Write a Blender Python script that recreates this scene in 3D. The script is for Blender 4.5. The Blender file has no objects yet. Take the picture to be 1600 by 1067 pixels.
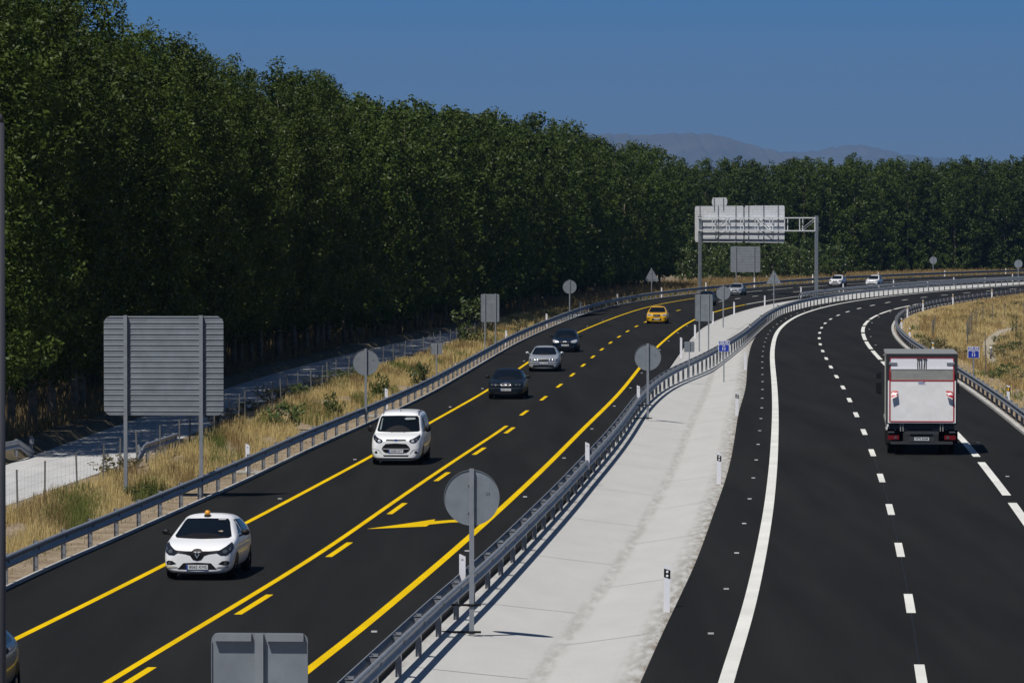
import bpy, bmesh, math, random
import numpy as np
from mathutils import Vector, Matrix
from mathutils.bvhtree import BVHTree
random.seed(7); RNG = np.random.default_rng(11)
C = bpy.context.scene.collection
PI = math.pi
F = 7000.0; CAMH = 8.5; HOR = 348.0; PITCH = math.atan(185.5 / F)

# ------------------------------------------------------------------ helpers
def at(px, py, z=0.0):
    dx = (px - 800) / F; dy = -(py - 533.5) / F
    cp, sp = math.cos(PITCH), math.sin(PITCH)
    v = (dx, cp + dy * sp, -sp + dy * cp)
    t = (z - CAMH) / v[2]
    return Vector((v[0] * t, v[1] * t, z))
def put(o, label=None, cat=None, group=None, kind=None):
    if label: o['label'] = label
    if cat: o['category'] = cat
    if group: o['group'] = group
    if kind: o['kind'] = kind
    return o
def thing(name, label, cat, loc=(0, 0, 0), rz=0.0, group=None):
    o = bpy.data.objects.new(name, None); C.objects.link(o)
    o.location = loc; o.rotation_euler = (0, 0, rz)
    o.empty_display_size = 0.2
    return put(o, label, cat, group)
def mesh_obj(name, verts, faces, mat, parent=None, smooth=False, matidx=None):
    me = bpy.data.meshes.new(name)
    me.from_pydata([tuple(v) for v in verts], [], faces); me.update()
    for m in (mat if isinstance(mat, (list, tuple)) else [mat]): me.materials.append(m)
    if smooth: me.polygons.foreach_set('use_smooth', [True] * len(me.polygons))
    if matidx is not None: me.polygons.foreach_set('material_index', matidx)
    o = bpy.data.objects.new(name, me); C.objects.link(o)
    if parent: o.parent = parent
    return o
def quads_obj(name, V, mat, parent=None):          # V: (n,4,3) numpy
    n = len(V); me = bpy.data.meshes.new(name)
    me.vertices.add(4 * n); me.vertices.foreach_set('co', V.reshape(-1).astype(np.float32))
    me.loops.add(4 * n); me.loops.foreach_set('vertex_index', np.arange(4 * n, dtype=np.int32))
    me.polygons.add(n); me.polygons.foreach_set('loop_start', np.arange(0, 4 * n, 4, dtype=np.int32))
    me.update(calc_edges=True); me.materials.append(mat)
    o = bpy.data.objects.new(name, me); C.objects.link(o)
    if parent: o.parent = parent
    return o
class MB:
    def __init__(s): s.v = []; s.f = []; s.sm = []
    def add(s, vs, fs, M=None, smooth=False):
        b = len(s.v)
        for v in vs: s.v.append(tuple(M @ Vector(v)) if M is not None else tuple(v))
        for f in fs: s.f.append([b + i for i in f]); s.sm.append(smooth)
        return s
    def box(s, c, d, M=None):
        x, y, z = c; a, b, h = d[0] / 2, d[1] / 2, d[2] / 2
        vs = [(x - a, y - b, z - h), (x + a, y - b, z - h), (x + a, y + b, z - h), (x - a, y + b, z - h),
              (x - a, y - b, z + h), (x + a, y - b, z + h), (x + a, y + b, z + h), (x - a, y + b, z + h)]
        return s.add(vs, [(0, 3, 2, 1), (4, 5, 6, 7), (0, 1, 5, 4), (1, 2, 6, 5), (2, 3, 7, 6), (3, 0, 4, 7)], M)
    def cyl(s, p0, p1, r0, r1=None, n=12, smooth=True, M=None):
        r1 = r0 if r1 is None else r1
        p0 = Vector(p0); p1 = Vector(p1); ax = (p1 - p0).normalized()
        u = ax.orthogonal().normalized(); w = ax.cross(u)
        vs = []
        for p, r in ((p0, r0), (p1, r1)):
            for i in range(n):
                a = 2 * PI * i / n; vs.append(p + (u * math.cos(a) + w * math.sin(a)) * r)
        b = len(s.v)
        s.add(vs, [(i, (i + 1) % n, n + (i + 1) % n, n + i) for i in range(n)], M, smooth)
        s.add([], [], M)
        s.f.append([b + i for i in range(n)][::-1]); s.sm.append(False)
        s.f.append([b + n + i for i in range(n)]); s.sm.append(False)
        return s
    def prism(s, poly, y0, y1, M=None):             # poly in (x,z), extruded in y
        n = len(poly)
        vs = [(x, y0, z) for x, z in poly] + [(x, y1, z) for x, z in poly]
        fs = [tuple(range(n)), tuple(range(2 * n - 1, n - 1, -1))] + [(i, n + i, n + (i + 1) % n, (i + 1) % n) for i in range(n)]
        return s.add(vs, fs, M)
    def build(s, name, mat, parent=None, fix=False):
        o = mesh_obj(name, s.v, s.f, mat, parent)
        o.data.polygons.foreach_set('use_smooth', s.sm)
        bm = bmesh.new(); bm.from_mesh(o.data); bmesh.ops.recalc_face_normals(bm, faces=bm.faces); bm.to_mesh(o.data); bm.free()
        return o
def copy_tree(o, parent=None):
    c = o.copy(); C.objects.link(c)
    if parent: c.parent = parent
    for ch in list(o.children): copy_tree(ch, c)
    return c
def rrect(cx, cz, w, h, r, n=5):
    pts = []
    for (sx, sz, a0) in ((1, 1, 0), (-1, 1, 90), (-1, -1, 180), (1, -1, 270)):
        for i in range(n + 1):
            a = math.radians(a0 + 90 * i / n)
            pts.append((cx + sx * (w / 2 - r) + r * math.cos(a), cz + sz * (h / 2 - r) + r * math.sin(a)))
    return pts

# ------------------------------------------------------------------ materials
def nt(name):
    m = bpy.data.materials.new(name); m.use_nodes = True
    n = m.node_tree; return m, n, n.nodes['Principled BSDF']
def node(n, t, **k):
    x = n.nodes.new(t)
    for a, b in k.items():
        if a in x.inputs: x.inputs[a].default_value = b
        else: setattr(x, a, b)
    return x
def noise_ramp(n, scale, stops, detail=4, coord='Object', vec_scale=None, rough=0.6):
    tc = node(n, 'ShaderNodeTexCoord'); src = tc.outputs[coord]
    if coord == 'World':
        pass
    if vec_scale:
        mp = node(n, 'ShaderNodeMapping'); mp.inputs['Scale'].default_value = vec_scale
        n.links.new(src, mp.inputs[0]); src = mp.outputs[0]
    nz = node(n, 'ShaderNodeTexNoise'); nz.inputs['Scale'].default_value = scale; nz.inputs['Detail'].default_value = detail
    nz.inputs['Roughness'].default_value = rough
    n.links.new(src, nz.inputs['Vector'])
    r = node(n, 'ShaderNodeValToRGB'); e = r.color_ramp.elements
    while len(e) < len(stops): e.new(0.5)
    for i, (p, c) in enumerate(stops):
        e[i].position = p; e[i].color = (*c, 1)
    n.links.new(nz.outputs['Fac'], r.inputs[0])
    return nz, r
def mixc(n, a, b, fac, mode='MIX'):
    m = node(n, 'ShaderNodeMix'); m.data_type = 'RGBA'; m.blend_type = mode
    for i, x in ((0, fac), (6, a), (7, b)):
        if hasattr(x, 'links') or hasattr(x, 'is_linked'): n.links.new(x, m.inputs[i])
        else: m.inputs[i].default_value = (x if i == 0 else (*x, 1))
    return m.outputs[2]
def bump(n, p, height, strength=0.3, dist=0.02):
    b = node(n, 'ShaderNodeBump'); b.inputs['Strength'].default_value = strength; b.inputs['Distance'].default_value = dist
    n.links.new(height, b.inputs['Height']); n.links.new(b.outputs[0], p.inputs['Normal'])
def plain(name, col, rough=0.5, metal=0.0, spec=0.5, var=0.0, scale=8.0, coat=0.0):
    m, n, p = nt(name)
    p.inputs['Roughness'].default_value = rough; p.inputs['Metallic'].default_value = metal
    p.inputs['Specular IOR Level'].default_value = spec; p.inputs['Coat Weight'].default_value = coat
    if coat: p.inputs['Coat Roughness'].default_value = 0.05
    if var:
        nz, r = noise_ramp(n, scale, [(0.3, tuple(c * (1 - var) for c in col)), (0.7, tuple(min(1, c * (1 + var)) for c in col))])
        n.links.new(r.outputs[0], p.inputs['Base Color'])
    else:
        p.inputs['Base Color'].default_value = (*col, 1)
    return m
def asphalt_mat():
    m, n, p = nt('asphalt')
    nz, r = noise_ramp(n, 40, [(0.3, (0.0105, 0.0105, 0.0103)), (0.75, (0.0178, 0.0178, 0.0174))], 6)
    nb, rb = noise_ramp(n, 0.3, [(0.32, (0.72, 0.72, 0.72)), (0.7, (1.28, 1.27, 1.25))], 5, vec_scale=(2.2, 0.12, 1))
    nc, rc = noise_ramp(n, 260, [(0.62, (1, 1, 1)), (0.72, (2.6, 2.5, 2.4))], 2)
    c = mixc(n, r.outputs[0], rb.outputs[0], 1.0, 'MULTIPLY'); c = mixc(n, c, rc.outputs[0], 0.7, 'MULTIPLY')
    n.links.new(c, p.inputs['Base Color']); p.inputs['Roughness'].default_value = 0.93
    p.inputs['Specular IOR Level'].default_value = 0.12
    n2 = node(n, 'ShaderNodeTexNoise'); n2.inputs['Scale'].default_value = 120; tc = node(n, 'ShaderNodeTexCoord')
    n.links.new(tc.outputs['Object'], n2.inputs['Vector']); bump(n, p, n2.outputs['Fac'], 0.35, 0.004)
    return m
def concrete_mat(name='median_concrete', lo=(0.40, 0.40, 0.395), hi=(0.53, 0.53, 0.52)):
    m, n, p = nt(name)
    nz, r = noise_ramp(n, 0.5, [(0.3, lo), (0.65, hi)], 8, vec_scale=(1.6, 0.5, 1))
    nf, rf = noise_ramp(n, 7, [(0.28, (0.35, 0.33, 0.3)), (0.33, (1, 1, 1))], 3, rough=0.7)
    ng, rg = noise_ramp(n, 60, [(0.3, (0.9, 0.9, 0.9)), (0.7, (1.06, 1.06, 1.05))], 2)
    c = mixc(n, r.outputs[0], rf.outputs[0], 0.55, 'MULTIPLY'); c = mixc(n, c, rg.outputs[0], 1.0, 'MULTIPLY')
    n.links.new(c, p.inputs['Base Color']); p.inputs['Roughness'].default_value = 0.9
    p.inputs['Specular IOR Level'].default_value = 0.2
    bump(n, p, nf.outputs['Fac'], 0.25, 0.03)
    return m
def ground_mat(name, a, b, c3, scale=0.3):
    m, n, p = nt(name)
    nz, r = noise_ramp(n, scale, [(0.32, a), (0.52, b), (0.72, c3)], 9, rough=0.65)
    ng, rg = noise_ramp(n, 9, [(0.3, (0.65, 0.63, 0.6)), (0.7, (1.15, 1.15, 1.15))], 6)
    c = mixc(n, r.outputs[0], rg.outputs[0], 1.0, 'MULTIPLY')
    n.links.new(c, p.inputs['Base Color']); p.inputs['Roughness'].default_value = 0.95; p.inputs['Specular IOR Level'].default_value = 0.1
    bump(n, p, ng.outputs['Fac'], 0.6, 0.08)
    return m
def paint_mat(name, col, wear=0.12):
    m, n, p = nt(name)
    nz, r = noise_ramp(n, 14, [(0.25, tuple(c * (1 - wear * 2) for c in col)), (0.45, col)], 6)
    n2, r2 = noise_ramp(n, 30, [(0.26, (.12, .12, .12)), (0.31, (1, 1, 1))], 5, rough=.7)
    n3, r3 = noise_ramp(n, .35, [(0.35, (.86, .86, .86)), (0.65, (1.02, 1.02, 1.02))], 3)
    cc = mixc(n, mixc(n, r.outputs[0], r2.outputs[0], .8, 'MULTIPLY'), r3.outputs[0], 1.0, 'MULTIPLY')
    n.links.new(cc, p.inputs['Base Color']); p.inputs['Roughness'].default_value = 0.7
    p.inputs['Specular IOR Level'].default_value = 0.06
    return m
def galv_mat(name='galvanised_steel', col=(0.30, 0.32, 0.35), metal=0.35, rough=0.5):
    m, n, p = nt(name)
    nz, r = noise_ramp(n, 2.5, [(0.3, tuple(c * 0.86 for c in col)), (0.7, tuple(c * 1.15 for c in col))], 6)
    n.links.new(r.outputs[0], p.inputs['Base Color']); p.inputs['Roughness'].default_value = rough; p.inputs['Metallic'].default_value = metal
    return m
def leaf_mat(name, a, b, trans=0.25, rough=0.5, spec=0.35):
    m, n, p = nt(name)
    nz, r = noise_ramp(n, 0.9, [(0.3, a), (0.7, b)], 3)
    oi = node(n, 'ShaderNodeObjectInfo')
    hs = node(n, 'ShaderNodeHueSaturation')
    mr = node(n, 'ShaderNodeMapRange'); mr.inputs['To Min'].default_value = 0.75; mr.inputs['To Max'].default_value = 1.25
    n.links.new(oi.outputs['Random'], mr.inputs['Value']); n.links.new(mr.outputs[0], hs.inputs['Value'])
    n.links.new(r.outputs[0], hs.inputs['Color'])
    n.links.new(hs.outputs[0], p.inputs['Base Color']); p.inputs['Roughness'].default_value = rough
    p.inputs['Specular IOR Level'].default_value = spec
    tr = node(n, 'ShaderNodeBsdfTranslucent'); n.links.new(hs.outputs[0], tr.inputs['Color'])
    mx = node(n, 'ShaderNodeMixShader'); mx.inputs[0].default_value = trans
    n.links.new(p.outputs[0], mx.inputs[1]); n.links.new(tr.outputs[0], mx.inputs[2])
    n.links.new(mx.outputs[0], n.nodes['Material Output'].inputs['Surface'])
    return m
def car_paint(name, col, metal=0.0, rough=0.28):
    dk = max(col) < .05
    m = plain(name, col, rough, metal, .12 if dk else .3, coat=.12 if dk else .45); return m

M = {
 'asphalt': asphalt_mat(), 'concrete': concrete_mat(),
 'kerb': concrete_mat('kerb_concrete', (0.36, 0.355, 0.34), (0.5, 0.49, 0.47)),
 'dirt': ground_mat('dry_earth', (0.16, 0.12, 0.08), (0.25, 0.20, 0.14), (0.33, 0.27, 0.20)),
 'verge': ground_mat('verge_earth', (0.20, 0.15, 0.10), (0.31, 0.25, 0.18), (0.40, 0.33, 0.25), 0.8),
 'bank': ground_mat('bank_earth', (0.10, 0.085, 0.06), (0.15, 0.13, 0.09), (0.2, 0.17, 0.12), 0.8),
 'service': concrete_mat('service_road_concrete', (0.42, 0.42, 0.42), (0.52, 0.52, 0.52)),
 'track': ground_mat('pale_track', (0.30, 0.25, 0.18), (0.42, 0.37, 0.29), (0.5, 0.45, 0.36), 0.7),
 'yellow': paint_mat('yellow_road_paint', (0.76, 0.50, 0.001)),
 'white_paint': paint_mat('white_road_paint', (0.72, 0.72, 0.68)),
 'galv': galv_mat(col=(.25, .27, .30)), 'galv_dark': galv_mat('galvanised_post', (0.22, 0.235, 0.26), 0.3, 0.55),
 'panel': galv_mat('aluminium_panel_back', (0.19, 0.215, 0.245), 0.15, 0.55),
 'panel_sunlit': galv_mat('sunlit_aluminium_panel', (0.74, 0.77, 0.82), 0.1, 0.45),  # gantry truss and sign backs: sunlight on them put into the base colour
 'white_plastic': plain('white_plastic', (0.72, 0.73, 0.78), 0.45), 'black_plastic': plain('black_plastic', (0.008, 0.008, 0.009), 0.5, spec=.25),
 'rubber': plain('tyre_rubber', (0.012, 0.012, 0.012), 0.85, spec=0.2), 'rim': plain('wheel_rim', (0.32, 0.32, 0.34), 0.35, 0.8),
 'steelwheel': plain('dark_wheel_rim', (0.06, 0.06, 0.065), 0.4, 0.5),
 'glass': plain('dark_window_glass', (0.004, 0.006, 0.009), 0.04, 0, 0.22), 'lamp_glass': plain('lamp_glass', (0.10, 0.11, 0.13), 0.12, 0.3, 0.8),
 'lamp_clear': plain('clear_lamp_glass', (0.55, 0.57, 0.6), 0.15, 0.4, 0.8), 'lamp_dark': plain('smoked_lamp_glass', (0.02, 0.022, 0.026), 0.1, 0.2, 0.7),
 'chrome': plain('chrome', (0.6, 0.61, 0.63), 0.35, .8), 'grille': plain('black_grille', (0.008, 0.008, 0.009), 0.4),
 'plate': plain('plate_white', (0.62, 0.64, 0.66), 0.5), 'ink': plain('plate_ink', (0.01, 0.01, 0.012), 0.6),
 'blue': plain('sign_blue', (0.01, 0.035, 0.33), 0.45), 'eu_blue': plain('plate_blue', (0.01, 0.05, 0.3), 0.45),
 'sign_white': plain('sign_white', (0.72, 0.73, 0.75), 0.45), 'amber': plain('amber_lens', (0.72, 0.30, 0.012), 0.2, coat=0.5),
 'red': plain('red_tape', (0.38, 0.012, 0.015), 0.45), 'red_lens': plain('red_lens', (0.14, 0.006, 0.006), 0.25),
 'reflector': plain('yellow_reflector', (0.75, 0.42, 0.02), 0.3), 'white_refl': plain('white_reflector', (0.8, 0.8, 0.8), 0.3),
 'truck_grey': plain('grey_box_panel', (0.24, 0.26, 0.27), 0.4, 0.3, var=0.1, scale=2), 'truck_white': plain('scuffed_white_lift', (0.80, 0.80, 0.81), 0.55, var=0.07, scale=3),
 'truck_door': plain('white_door', (0.78, 0.78, 0.84), 0.4), 'truck_alu': plain('brushed_alu', (0.36, 0.36, 0.33), 0.45, 0.4, var=0.12, scale=5),
 'chassis': plain('chassis_dark', (0.03, 0.033, 0.038), 0.6), 'dark_frame': plain('door_frame_dark', (0.02, 0.025, 0.028), 0.5),
 'white_car': car_paint('white_car_paint', (0.85, 0.86, 0.88)), 'white_van': car_paint('white_van_paint', (0.85, 0.86, 0.87)),
 'navy_car': car_paint('navy_car_paint', (0.006, 0.012, 0.028)), 'black_car': car_paint('dark_car_paint', (0.008, 0.012, 0.018)),
 'silver_car': car_paint('silver_car_paint', (0.42, 0.45, 0.50), 0.4, 0.35), 'taxi_car': car_paint('yellow_car_paint', (0.74, 0.40, 0.008)),
 'blue_car': car_paint('steel_blue_car_paint', (0.07, 0.12, 0.20), 0.5), 'charcoal_car': car_paint('charcoal_car_paint', (0.01, 0.014, 0.022)),
 'leaf': leaf_mat('poplar_leaf', (0.031, 0.056, 0.008), (0.078, 0.110, 0.016), 0.32, 0.5, 0.26),
 'leaf_low': leaf_mat('young_poplar_leaf', (0.05, 0.085, 0.015), (0.095, 0.13, 0.026), 0.3, 0.4, 0.5),
 'bush_leaf': leaf_mat('bush_leaf', (0.045, 0.075, 0.018), (0.10, 0.13, 0.04), 0.2),
 'dry_leaf': leaf_mat('dry_bush_leaf', (0.12, 0.11, 0.05), (0.22, 0.19, 0.09), 0.2),
 'straw': leaf_mat('dry_grass_blade', (0.56, 0.43, 0.17), (0.74, 0.60, 0.30), 0.3, 0.7, 0.1),
 'grass_green': leaf_mat('green_weed_blade', (0.10, 0.13, 0.03), (0.19, 0.20, 0.06), 0.3, 0.6, 0.2),
 'grass_brown': leaf_mat('brown_grass_blade', (0.30, 0.21, 0.09), (0.44, 0.32, 0.15), 0.3, 0.7, 0.1),
 'post_paint': plain('grey_post_paint', (0.045, 0.047, 0.06), 0.6),
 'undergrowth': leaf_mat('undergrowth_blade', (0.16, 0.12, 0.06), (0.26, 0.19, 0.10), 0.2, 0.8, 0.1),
 'bark': plain('poplar_bark', (0.15, 0.13, 0.10), 0.9, spec=0.1, var=0.45, scale=3), 'dark_bark': plain('dark_bark', (0.05, 0.04, 0.03), 0.9),
 'fence_post': plain('fence_post_steel', (0.13, 0.13, 0.125), 0.7, 0.2), 'wire': plain('fence_wire', (0.07, 0.07, 0.07), 0.6, 0.5),
 'rock': ground_mat('mountain_rock', (0.07, 0.06, 0.055), (0.11, 0.09, 0.08), (0.17, 0.14, 0.12), 0.0016),
}

# ------------------------------------------------------------------ alignment curves X(d) from the survey of the ground
PX = {
'A':[(9.5,923),(95,879),(175,849),(225,824),(275,802),(350,769),(400,745.5),(447,722),(480,705),(550,675),(625,640),(675,616),(700,601),(757,567),(807,537),(850,517),(900,496),(940,482),(1017,467),(1075,460),(1163,451.5),(1238,444.5),(1300,440.5),(1412,435),(1487,431.8),(1600,428)],
'B':[(9,1005),(155,934),(255,883),(400,809),(582,712),(669,662),(764,609),(812,575),(862,541),(902,519),(965,494),(1010,479),(1060,469.5),(1085,465),(1163,456.5),(1246,448.7),(1285,446),(1337,443),(1412,439.3),(1487,436),(1600,432)],
'C':[(165,1067),(387,934),(496,867),(540,837),(615,784),(675,743),(735,703),(791,667),(817,646),(848,624),(893,587),(927,556.5),(955.5,533.5),(982,516),(1006,503),(1055,485),(1073,480.5),(1156,465),(1180,462),(1203,459.5),(1227.5,457),(1300,450.5),(1400,444.5),(1500,439.2),(1600,434.7)],
'D':[(479,1047),(550,994.5),(702,867),(732,840),(800,779),(860,722),(916,665),(950,633),(972,610),(997,577.5),(1025,542.5),(1047.5,524),(1066,509),(1084,499),(1116,486),(1126,484),(1160,476),(1194,470),(1242.5,463),(1300,457),(1360,451),(1430,446),(1500,442),(1600,437.3)],
'E':[(585,1067),(640,1010),(700,955),(780,885),(866,800),(930,728),(985,652),(1020,608),(1047,571),(1055,559),(1077,529),(1092,512.5),(1119,497.5),(1147,488),(1171,480),(1203,473),(1242,466.5),(1300,459.5),(1360,453.5),(1430,448),(1500,444),(1600,439)],
'G':[(1000,1067),(1030,998.6),(1051,955),(1067,922),(1092,869),(1104,831.5),(1123,780),(1135,746),(1141,725),(1148,684),(1154,640),(1165.6,610),(1168,561),(1175,533),(1184,520),(1212,495.6),(1231,486),(1250,481.6),(1300,470.6),(1375,462),(1450,454.7),(1525,449),(1600,444)],
'H':[(1133,1067),(1155,1000),(1173,939),(1190,860),(1202,790),(1209,720),(1211.5,660),(1211.5,629),(1210,599),(1207,569),(1206,550),(1209,531),(1214,516),(1226,505),(1249.5,490),(1300,476),(1337,469),(1412,460),(1487,453),(1600,445.5)],
'I':[(1439,1058),(1423,950),(1407,863),(1392,798.5),(1378,748.5),(1364,710),(1351.6,677),(1339,651),(1329,628),(1320,609),(1311,594),(1302,581),(1284,547),(1279,532),(1279,524),(1280,517),(1283,511),(1286.6,505),(1293,500),(1301,495),(1310,491),(1321,487),(1335,483),(1349,479),(1366,476),(1383,472.5),(1402,469.5),(1423,466.5),(1444,464),(1466,461.6),(1489,459),(1514,457),(1538,455),(1564,453)],
'J':[(1600,812),(1577,778),(1530,718),(1506,687.5),(1375,561.6),(1367.5,553),(1356,540),(1350,529),(1346.5,519),(1347,511),(1351,503.4),(1361,496.5),(1372,490),(1388,484.7),(1405,480),(1440,473),(1500,465),(1600,455)],
'K':[(1600,680),(1562,648),(1525,620),(1499,601),(1416,547.5),(1405,538),(1394,525),(1390,514),(1394,502.5),(1405,494),(1431,484),(1487.5,473.5),(1525,468),(1600,460)],
'R':[(637,1044),(669,1011),(697.5,982),(724,959.6),(748,936),(769,913.5),(788.6,893),(807.7,874),(824,856.7),(838,839.6),(853,825.4),(866,811),(878,797.4),(889.7,784),(901,770.6),(909.4,760),(918.7,749),(928,738.7),(936.6,729),(944,721),(950.6,711.5),(958,703),(963.7,694.7),(975,680.6),(992,652.5),(1003,637.5),(1038,605),(1057,595),(1070,589),(1092.5,580),(1113,568),(1137,552),(1162,537),(1180,519),(1191,509),(1207,496.5),(1225,488.6),(1247.5,481),(1277,475),(1313,469),(1337.5,465),(1360,462),(1450,453),(1525,447),(1600,442.5)],
'S':[(0,794),(100,759),(192,732),(205,728),(350,655),(450,615),(560,580),(640,556),(720,531)],
'T':[(25,721),(175,667),(350,607),(450,576),(550,550),(640,531),(720,515)],
'U':[(20,693),(135,657),(400,577),(550,540),(700,510),(850,487),(950,467),(1060,452),(1090,448)],
}
DG = np.arange(20.0, 1000.1, 2.0)
def mk_curve(pts, sig=10.0, z=0.0):
    a = sorted([(at(x, y, z).y, at(x, y, z).x) for x, y in pts]); d = np.array([p[0] for p in a]); x = np.array([p[1] for p in a])
    s0 = (np.interp(d[0] + 45, d, x) - x[0]) / 45.0
    k = max(60.0, 0.1 * d[-1]); s1 = (x[-1] - np.interp(d[-1] - k, d, x)) / k
    y = np.interp(DG, d, x)
    y = np.where(DG < d[0], x[0] + s0 * (DG - d[0]), y)
    t = DG - d[-1]; y = np.where(t > 0, x[-1] + s1 * t + 0.0006 * t * t, y)
    n = 3
    out = np.empty_like(y)
    sg = sig * np.clip(DG / 250, 0.35, 2.0)
    for i in range(len(DG)):
        w = np.exp(-0.5 * ((DG - DG[i]) / sg[i]) ** 2)
        # local linear regression keeps straight runs straight up to the ends
        sw = w.sum(); mx = (w * DG).sum() / sw; my = (w * y).sum() / sw
        b = (w * (DG - mx) * (y - my)).sum() / ((w * (DG - mx) ** 2).sum())
        out[i] = my + b * (DG[i] - mx)
    return out
CV = {k: mk_curve(v, 22 if k in 'STU' else 12, -0.12 if k == 'R' else 0.0) for k, v in PX.items()}
def X(k, d): return float(np.interp(d, DG, CV[k]))
def slope(k, d): return (X(k, d + 3) - X(k, d - 3)) / 6.0
def head(k, d): return -math.atan(slope(k, d))       # rotation z so that local +Y runs along the road
def off(k, d, o):                                     # point offset o to the right of the curve
    s = slope(k, d); L = math.hypot(1, s)
    return X(k, d) + o / L, d - o * s / L
def solve(k, px, o=0.0, d0=70, d1=780, last=False):
    best = None
    for d in np.arange(d0, d1, 1.0):
        x, y = off(k, d, o); e = abs(800 + F * x / y - px)
        if best is None or e < best[0]: best = (e, d)
    return best[1]
def zmed(x, d):                                       # surface of the concrete swale between the carriageways
    a, b = X('E', d), X('G', d); t = min(1, max(0, (x - a) / (b - a)))
    w = b - a; dep = min(0.30, 0.075 * w)
    tc = 0.56
    if t < tc: v = t / tc
    else: v = (1 - t) / (1 - tc)
    return -0.10 - dep * max(0, (v - 0.08) / 0.92) ** 0.9

def ribbon(name, fl, fr, d0, d1, step, z, mat, thick=0.0, kind='structure', parent=None):
    ds = np.arange(d0, d1 + 0.01, step); v = []; f = []
    for d in ds:
        a = fl(d); b = fr(d); v += [(a[0], a[1], z), (b[0], b[1], z)]
        if thick: v += [(b[0], b[1], z - thick), (a[0], a[1], z - thick)]
    k = 4 if thick else 2
    for i in range(len(ds) - 1):
        p = i * k; q = p + k
        f.append((p, p + 1, q + 1, q))
        if thick: f += [(p + 1, p + 2, q + 2, q + 1), (p + 3, p, q, q + 3)]
    if thick: f += [(0, 3, 2, 1), tuple(len(v) - 4 + j for j in range(4))]
    o = mesh_obj(name, v, f, mat, parent)
    if kind: o['kind'] = kind
    return o

# ------------------------------------------------------------------ ground, roads
rows = sorted(set(list(np.arange(-300, 20, 40)) + list(np.arange(20, 1000, 4)) + [1000, 1500, 3000, 8000, 20000, 34500])); v = []; f = []
for r in rows:
    dd = min(max(r, 20), 998)
    e, g = X('E', dd), X('G', dd)
    if r > 1000: e, g = e + (r - 1000) * 0.9, g + (r - 1000) * 0.9
    dp = -0.03 if r > 1000 or r < 20 else -0.75
    e2 = min(e, 16000); g2 = min(g, 16010)
    xs = [(-17500, -.03), (-400, -.03), (e2 - 60, -.03), (e2 - .05, -.03), (e2 + .15, dp), (g2 - .15, dp), (g2 + .05, -.03), (g2 + 60, -.03), (17500, -.03)]
    v += [(x, r, z) for x, z in xs]
nc = 9
for i in range(len(rows) - 1):
    for j in range(nc - 1): f.append((i * nc + j, i * nc + j + 1, (i + 1) * nc + j + 1, (i + 1) * nc + j))
put(mesh_obj('ground', v, f, M['dirt']), kind='structure')

ribbon('road', lambda d: off('A', d, 0.0), lambda d: off('E', d, 0), 30, 900, 3, 0.0, M['asphalt'], 0.14)
ribbon('road', lambda d: off('G', d, 0.0), lambda d: off('K', d, 0) if d < 900 else off('K', d, 0), 30, 900, 3, 0.0, M['asphalt'], 0.14)
# swale
v = []; f = []; ds = np.arange(30, 900, 3.0); n = 28
for d in ds:
    a, b = X('E', d), X('G', d)
    for j in range(n + 1):
        t = j / n; x = a + .004 + (b - a - .008) * t
        v.append((x, d, zmed(x, d)))
for i in range(len(ds) - 1):
    for j in range(n): f.append((i * (n + 1) + j, i * (n + 1) + j + 1, (i + 1) * (n + 1) + j + 1, (i + 1) * (n + 1) + j))
m, nn, p = nt('swale_concrete')
nz, r = noise_ramp(nn, 0.5, [(0.3, (0.46, 0.46, 0.45)), (0.65, (0.50, 0.50, 0.49))], 8, vec_scale=(1.8, 0.5, 1))
nf, rf = noise_ramp(nn, 5, [(0.30, (0.3, 0.28, 0.25)), (0.345, (1, 1, 1))], 5, rough=0.75)
ng, rg = noise_ramp(nn, 45, [(0.3, (0.88, 0.88, 0.88)), (0.7, (1.06, 1.06, 1.05))], 2)
c = mixc(nn, r.outputs[0], rf.outputs[0], 0.5, 'MULTIPLY'); c = mixc(nn, c, rg.outputs[0], 1.0, 'MULTIPLY')
# dirt washed into the invert and along the asphalt edge, held in the lateral coordinate stored with the mesh
at_ = node(nn, 'ShaderNodeAttribute'); at_.attribute_name = 'wash'
nw, rw = noise_ramp(nn, 1.6, [(0.36, (0.0, 0.0, 0.0)), (0.62, (1.0, 1.0, 1.0))], 8, vec_scale=(3.5, 0.5, 1))
mm = node(nn, 'ShaderNodeMath', operation='MULTIPLY'); nn.links.new(at_.outputs['Fac'], mm.inputs[0]); nn.links.new(rw.outputs[0], mm.inputs[1])
c = mixc(nn, c, (0.20, 0.175, 0.14), mm.outputs[0])
nn.links.new(c, p.inputs['Base Color']); p.inputs['Roughness'].default_value = 0.9; p.inputs['Specular IOR Level'].default_value = 0.2
bump(nn, p, nf.outputs['Fac'], 0.25, 0.03)
sw = put(mesh_obj('median', v, f, m, smooth=True), kind='structure')
atr = sw.data.attributes.new('wash', 'FLOAT', 'POINT')
wv = []
for d in ds:
    a, b = X('E', d), X('G', d); w = b - a
    for j in range(n + 1):
        t = j / n; wash = 0
        if j in (15, 16): wash = 0.38
        edge = (1 - t) * w
        if edge < 0.55: wash = max(wash, .85 * (1 - edge / 0.6) + .15)
        if t * w < 0.35: wash = max(wash, .35)
        wv.append(wash)
atr.data.foreach_set('value', wv)
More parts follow.
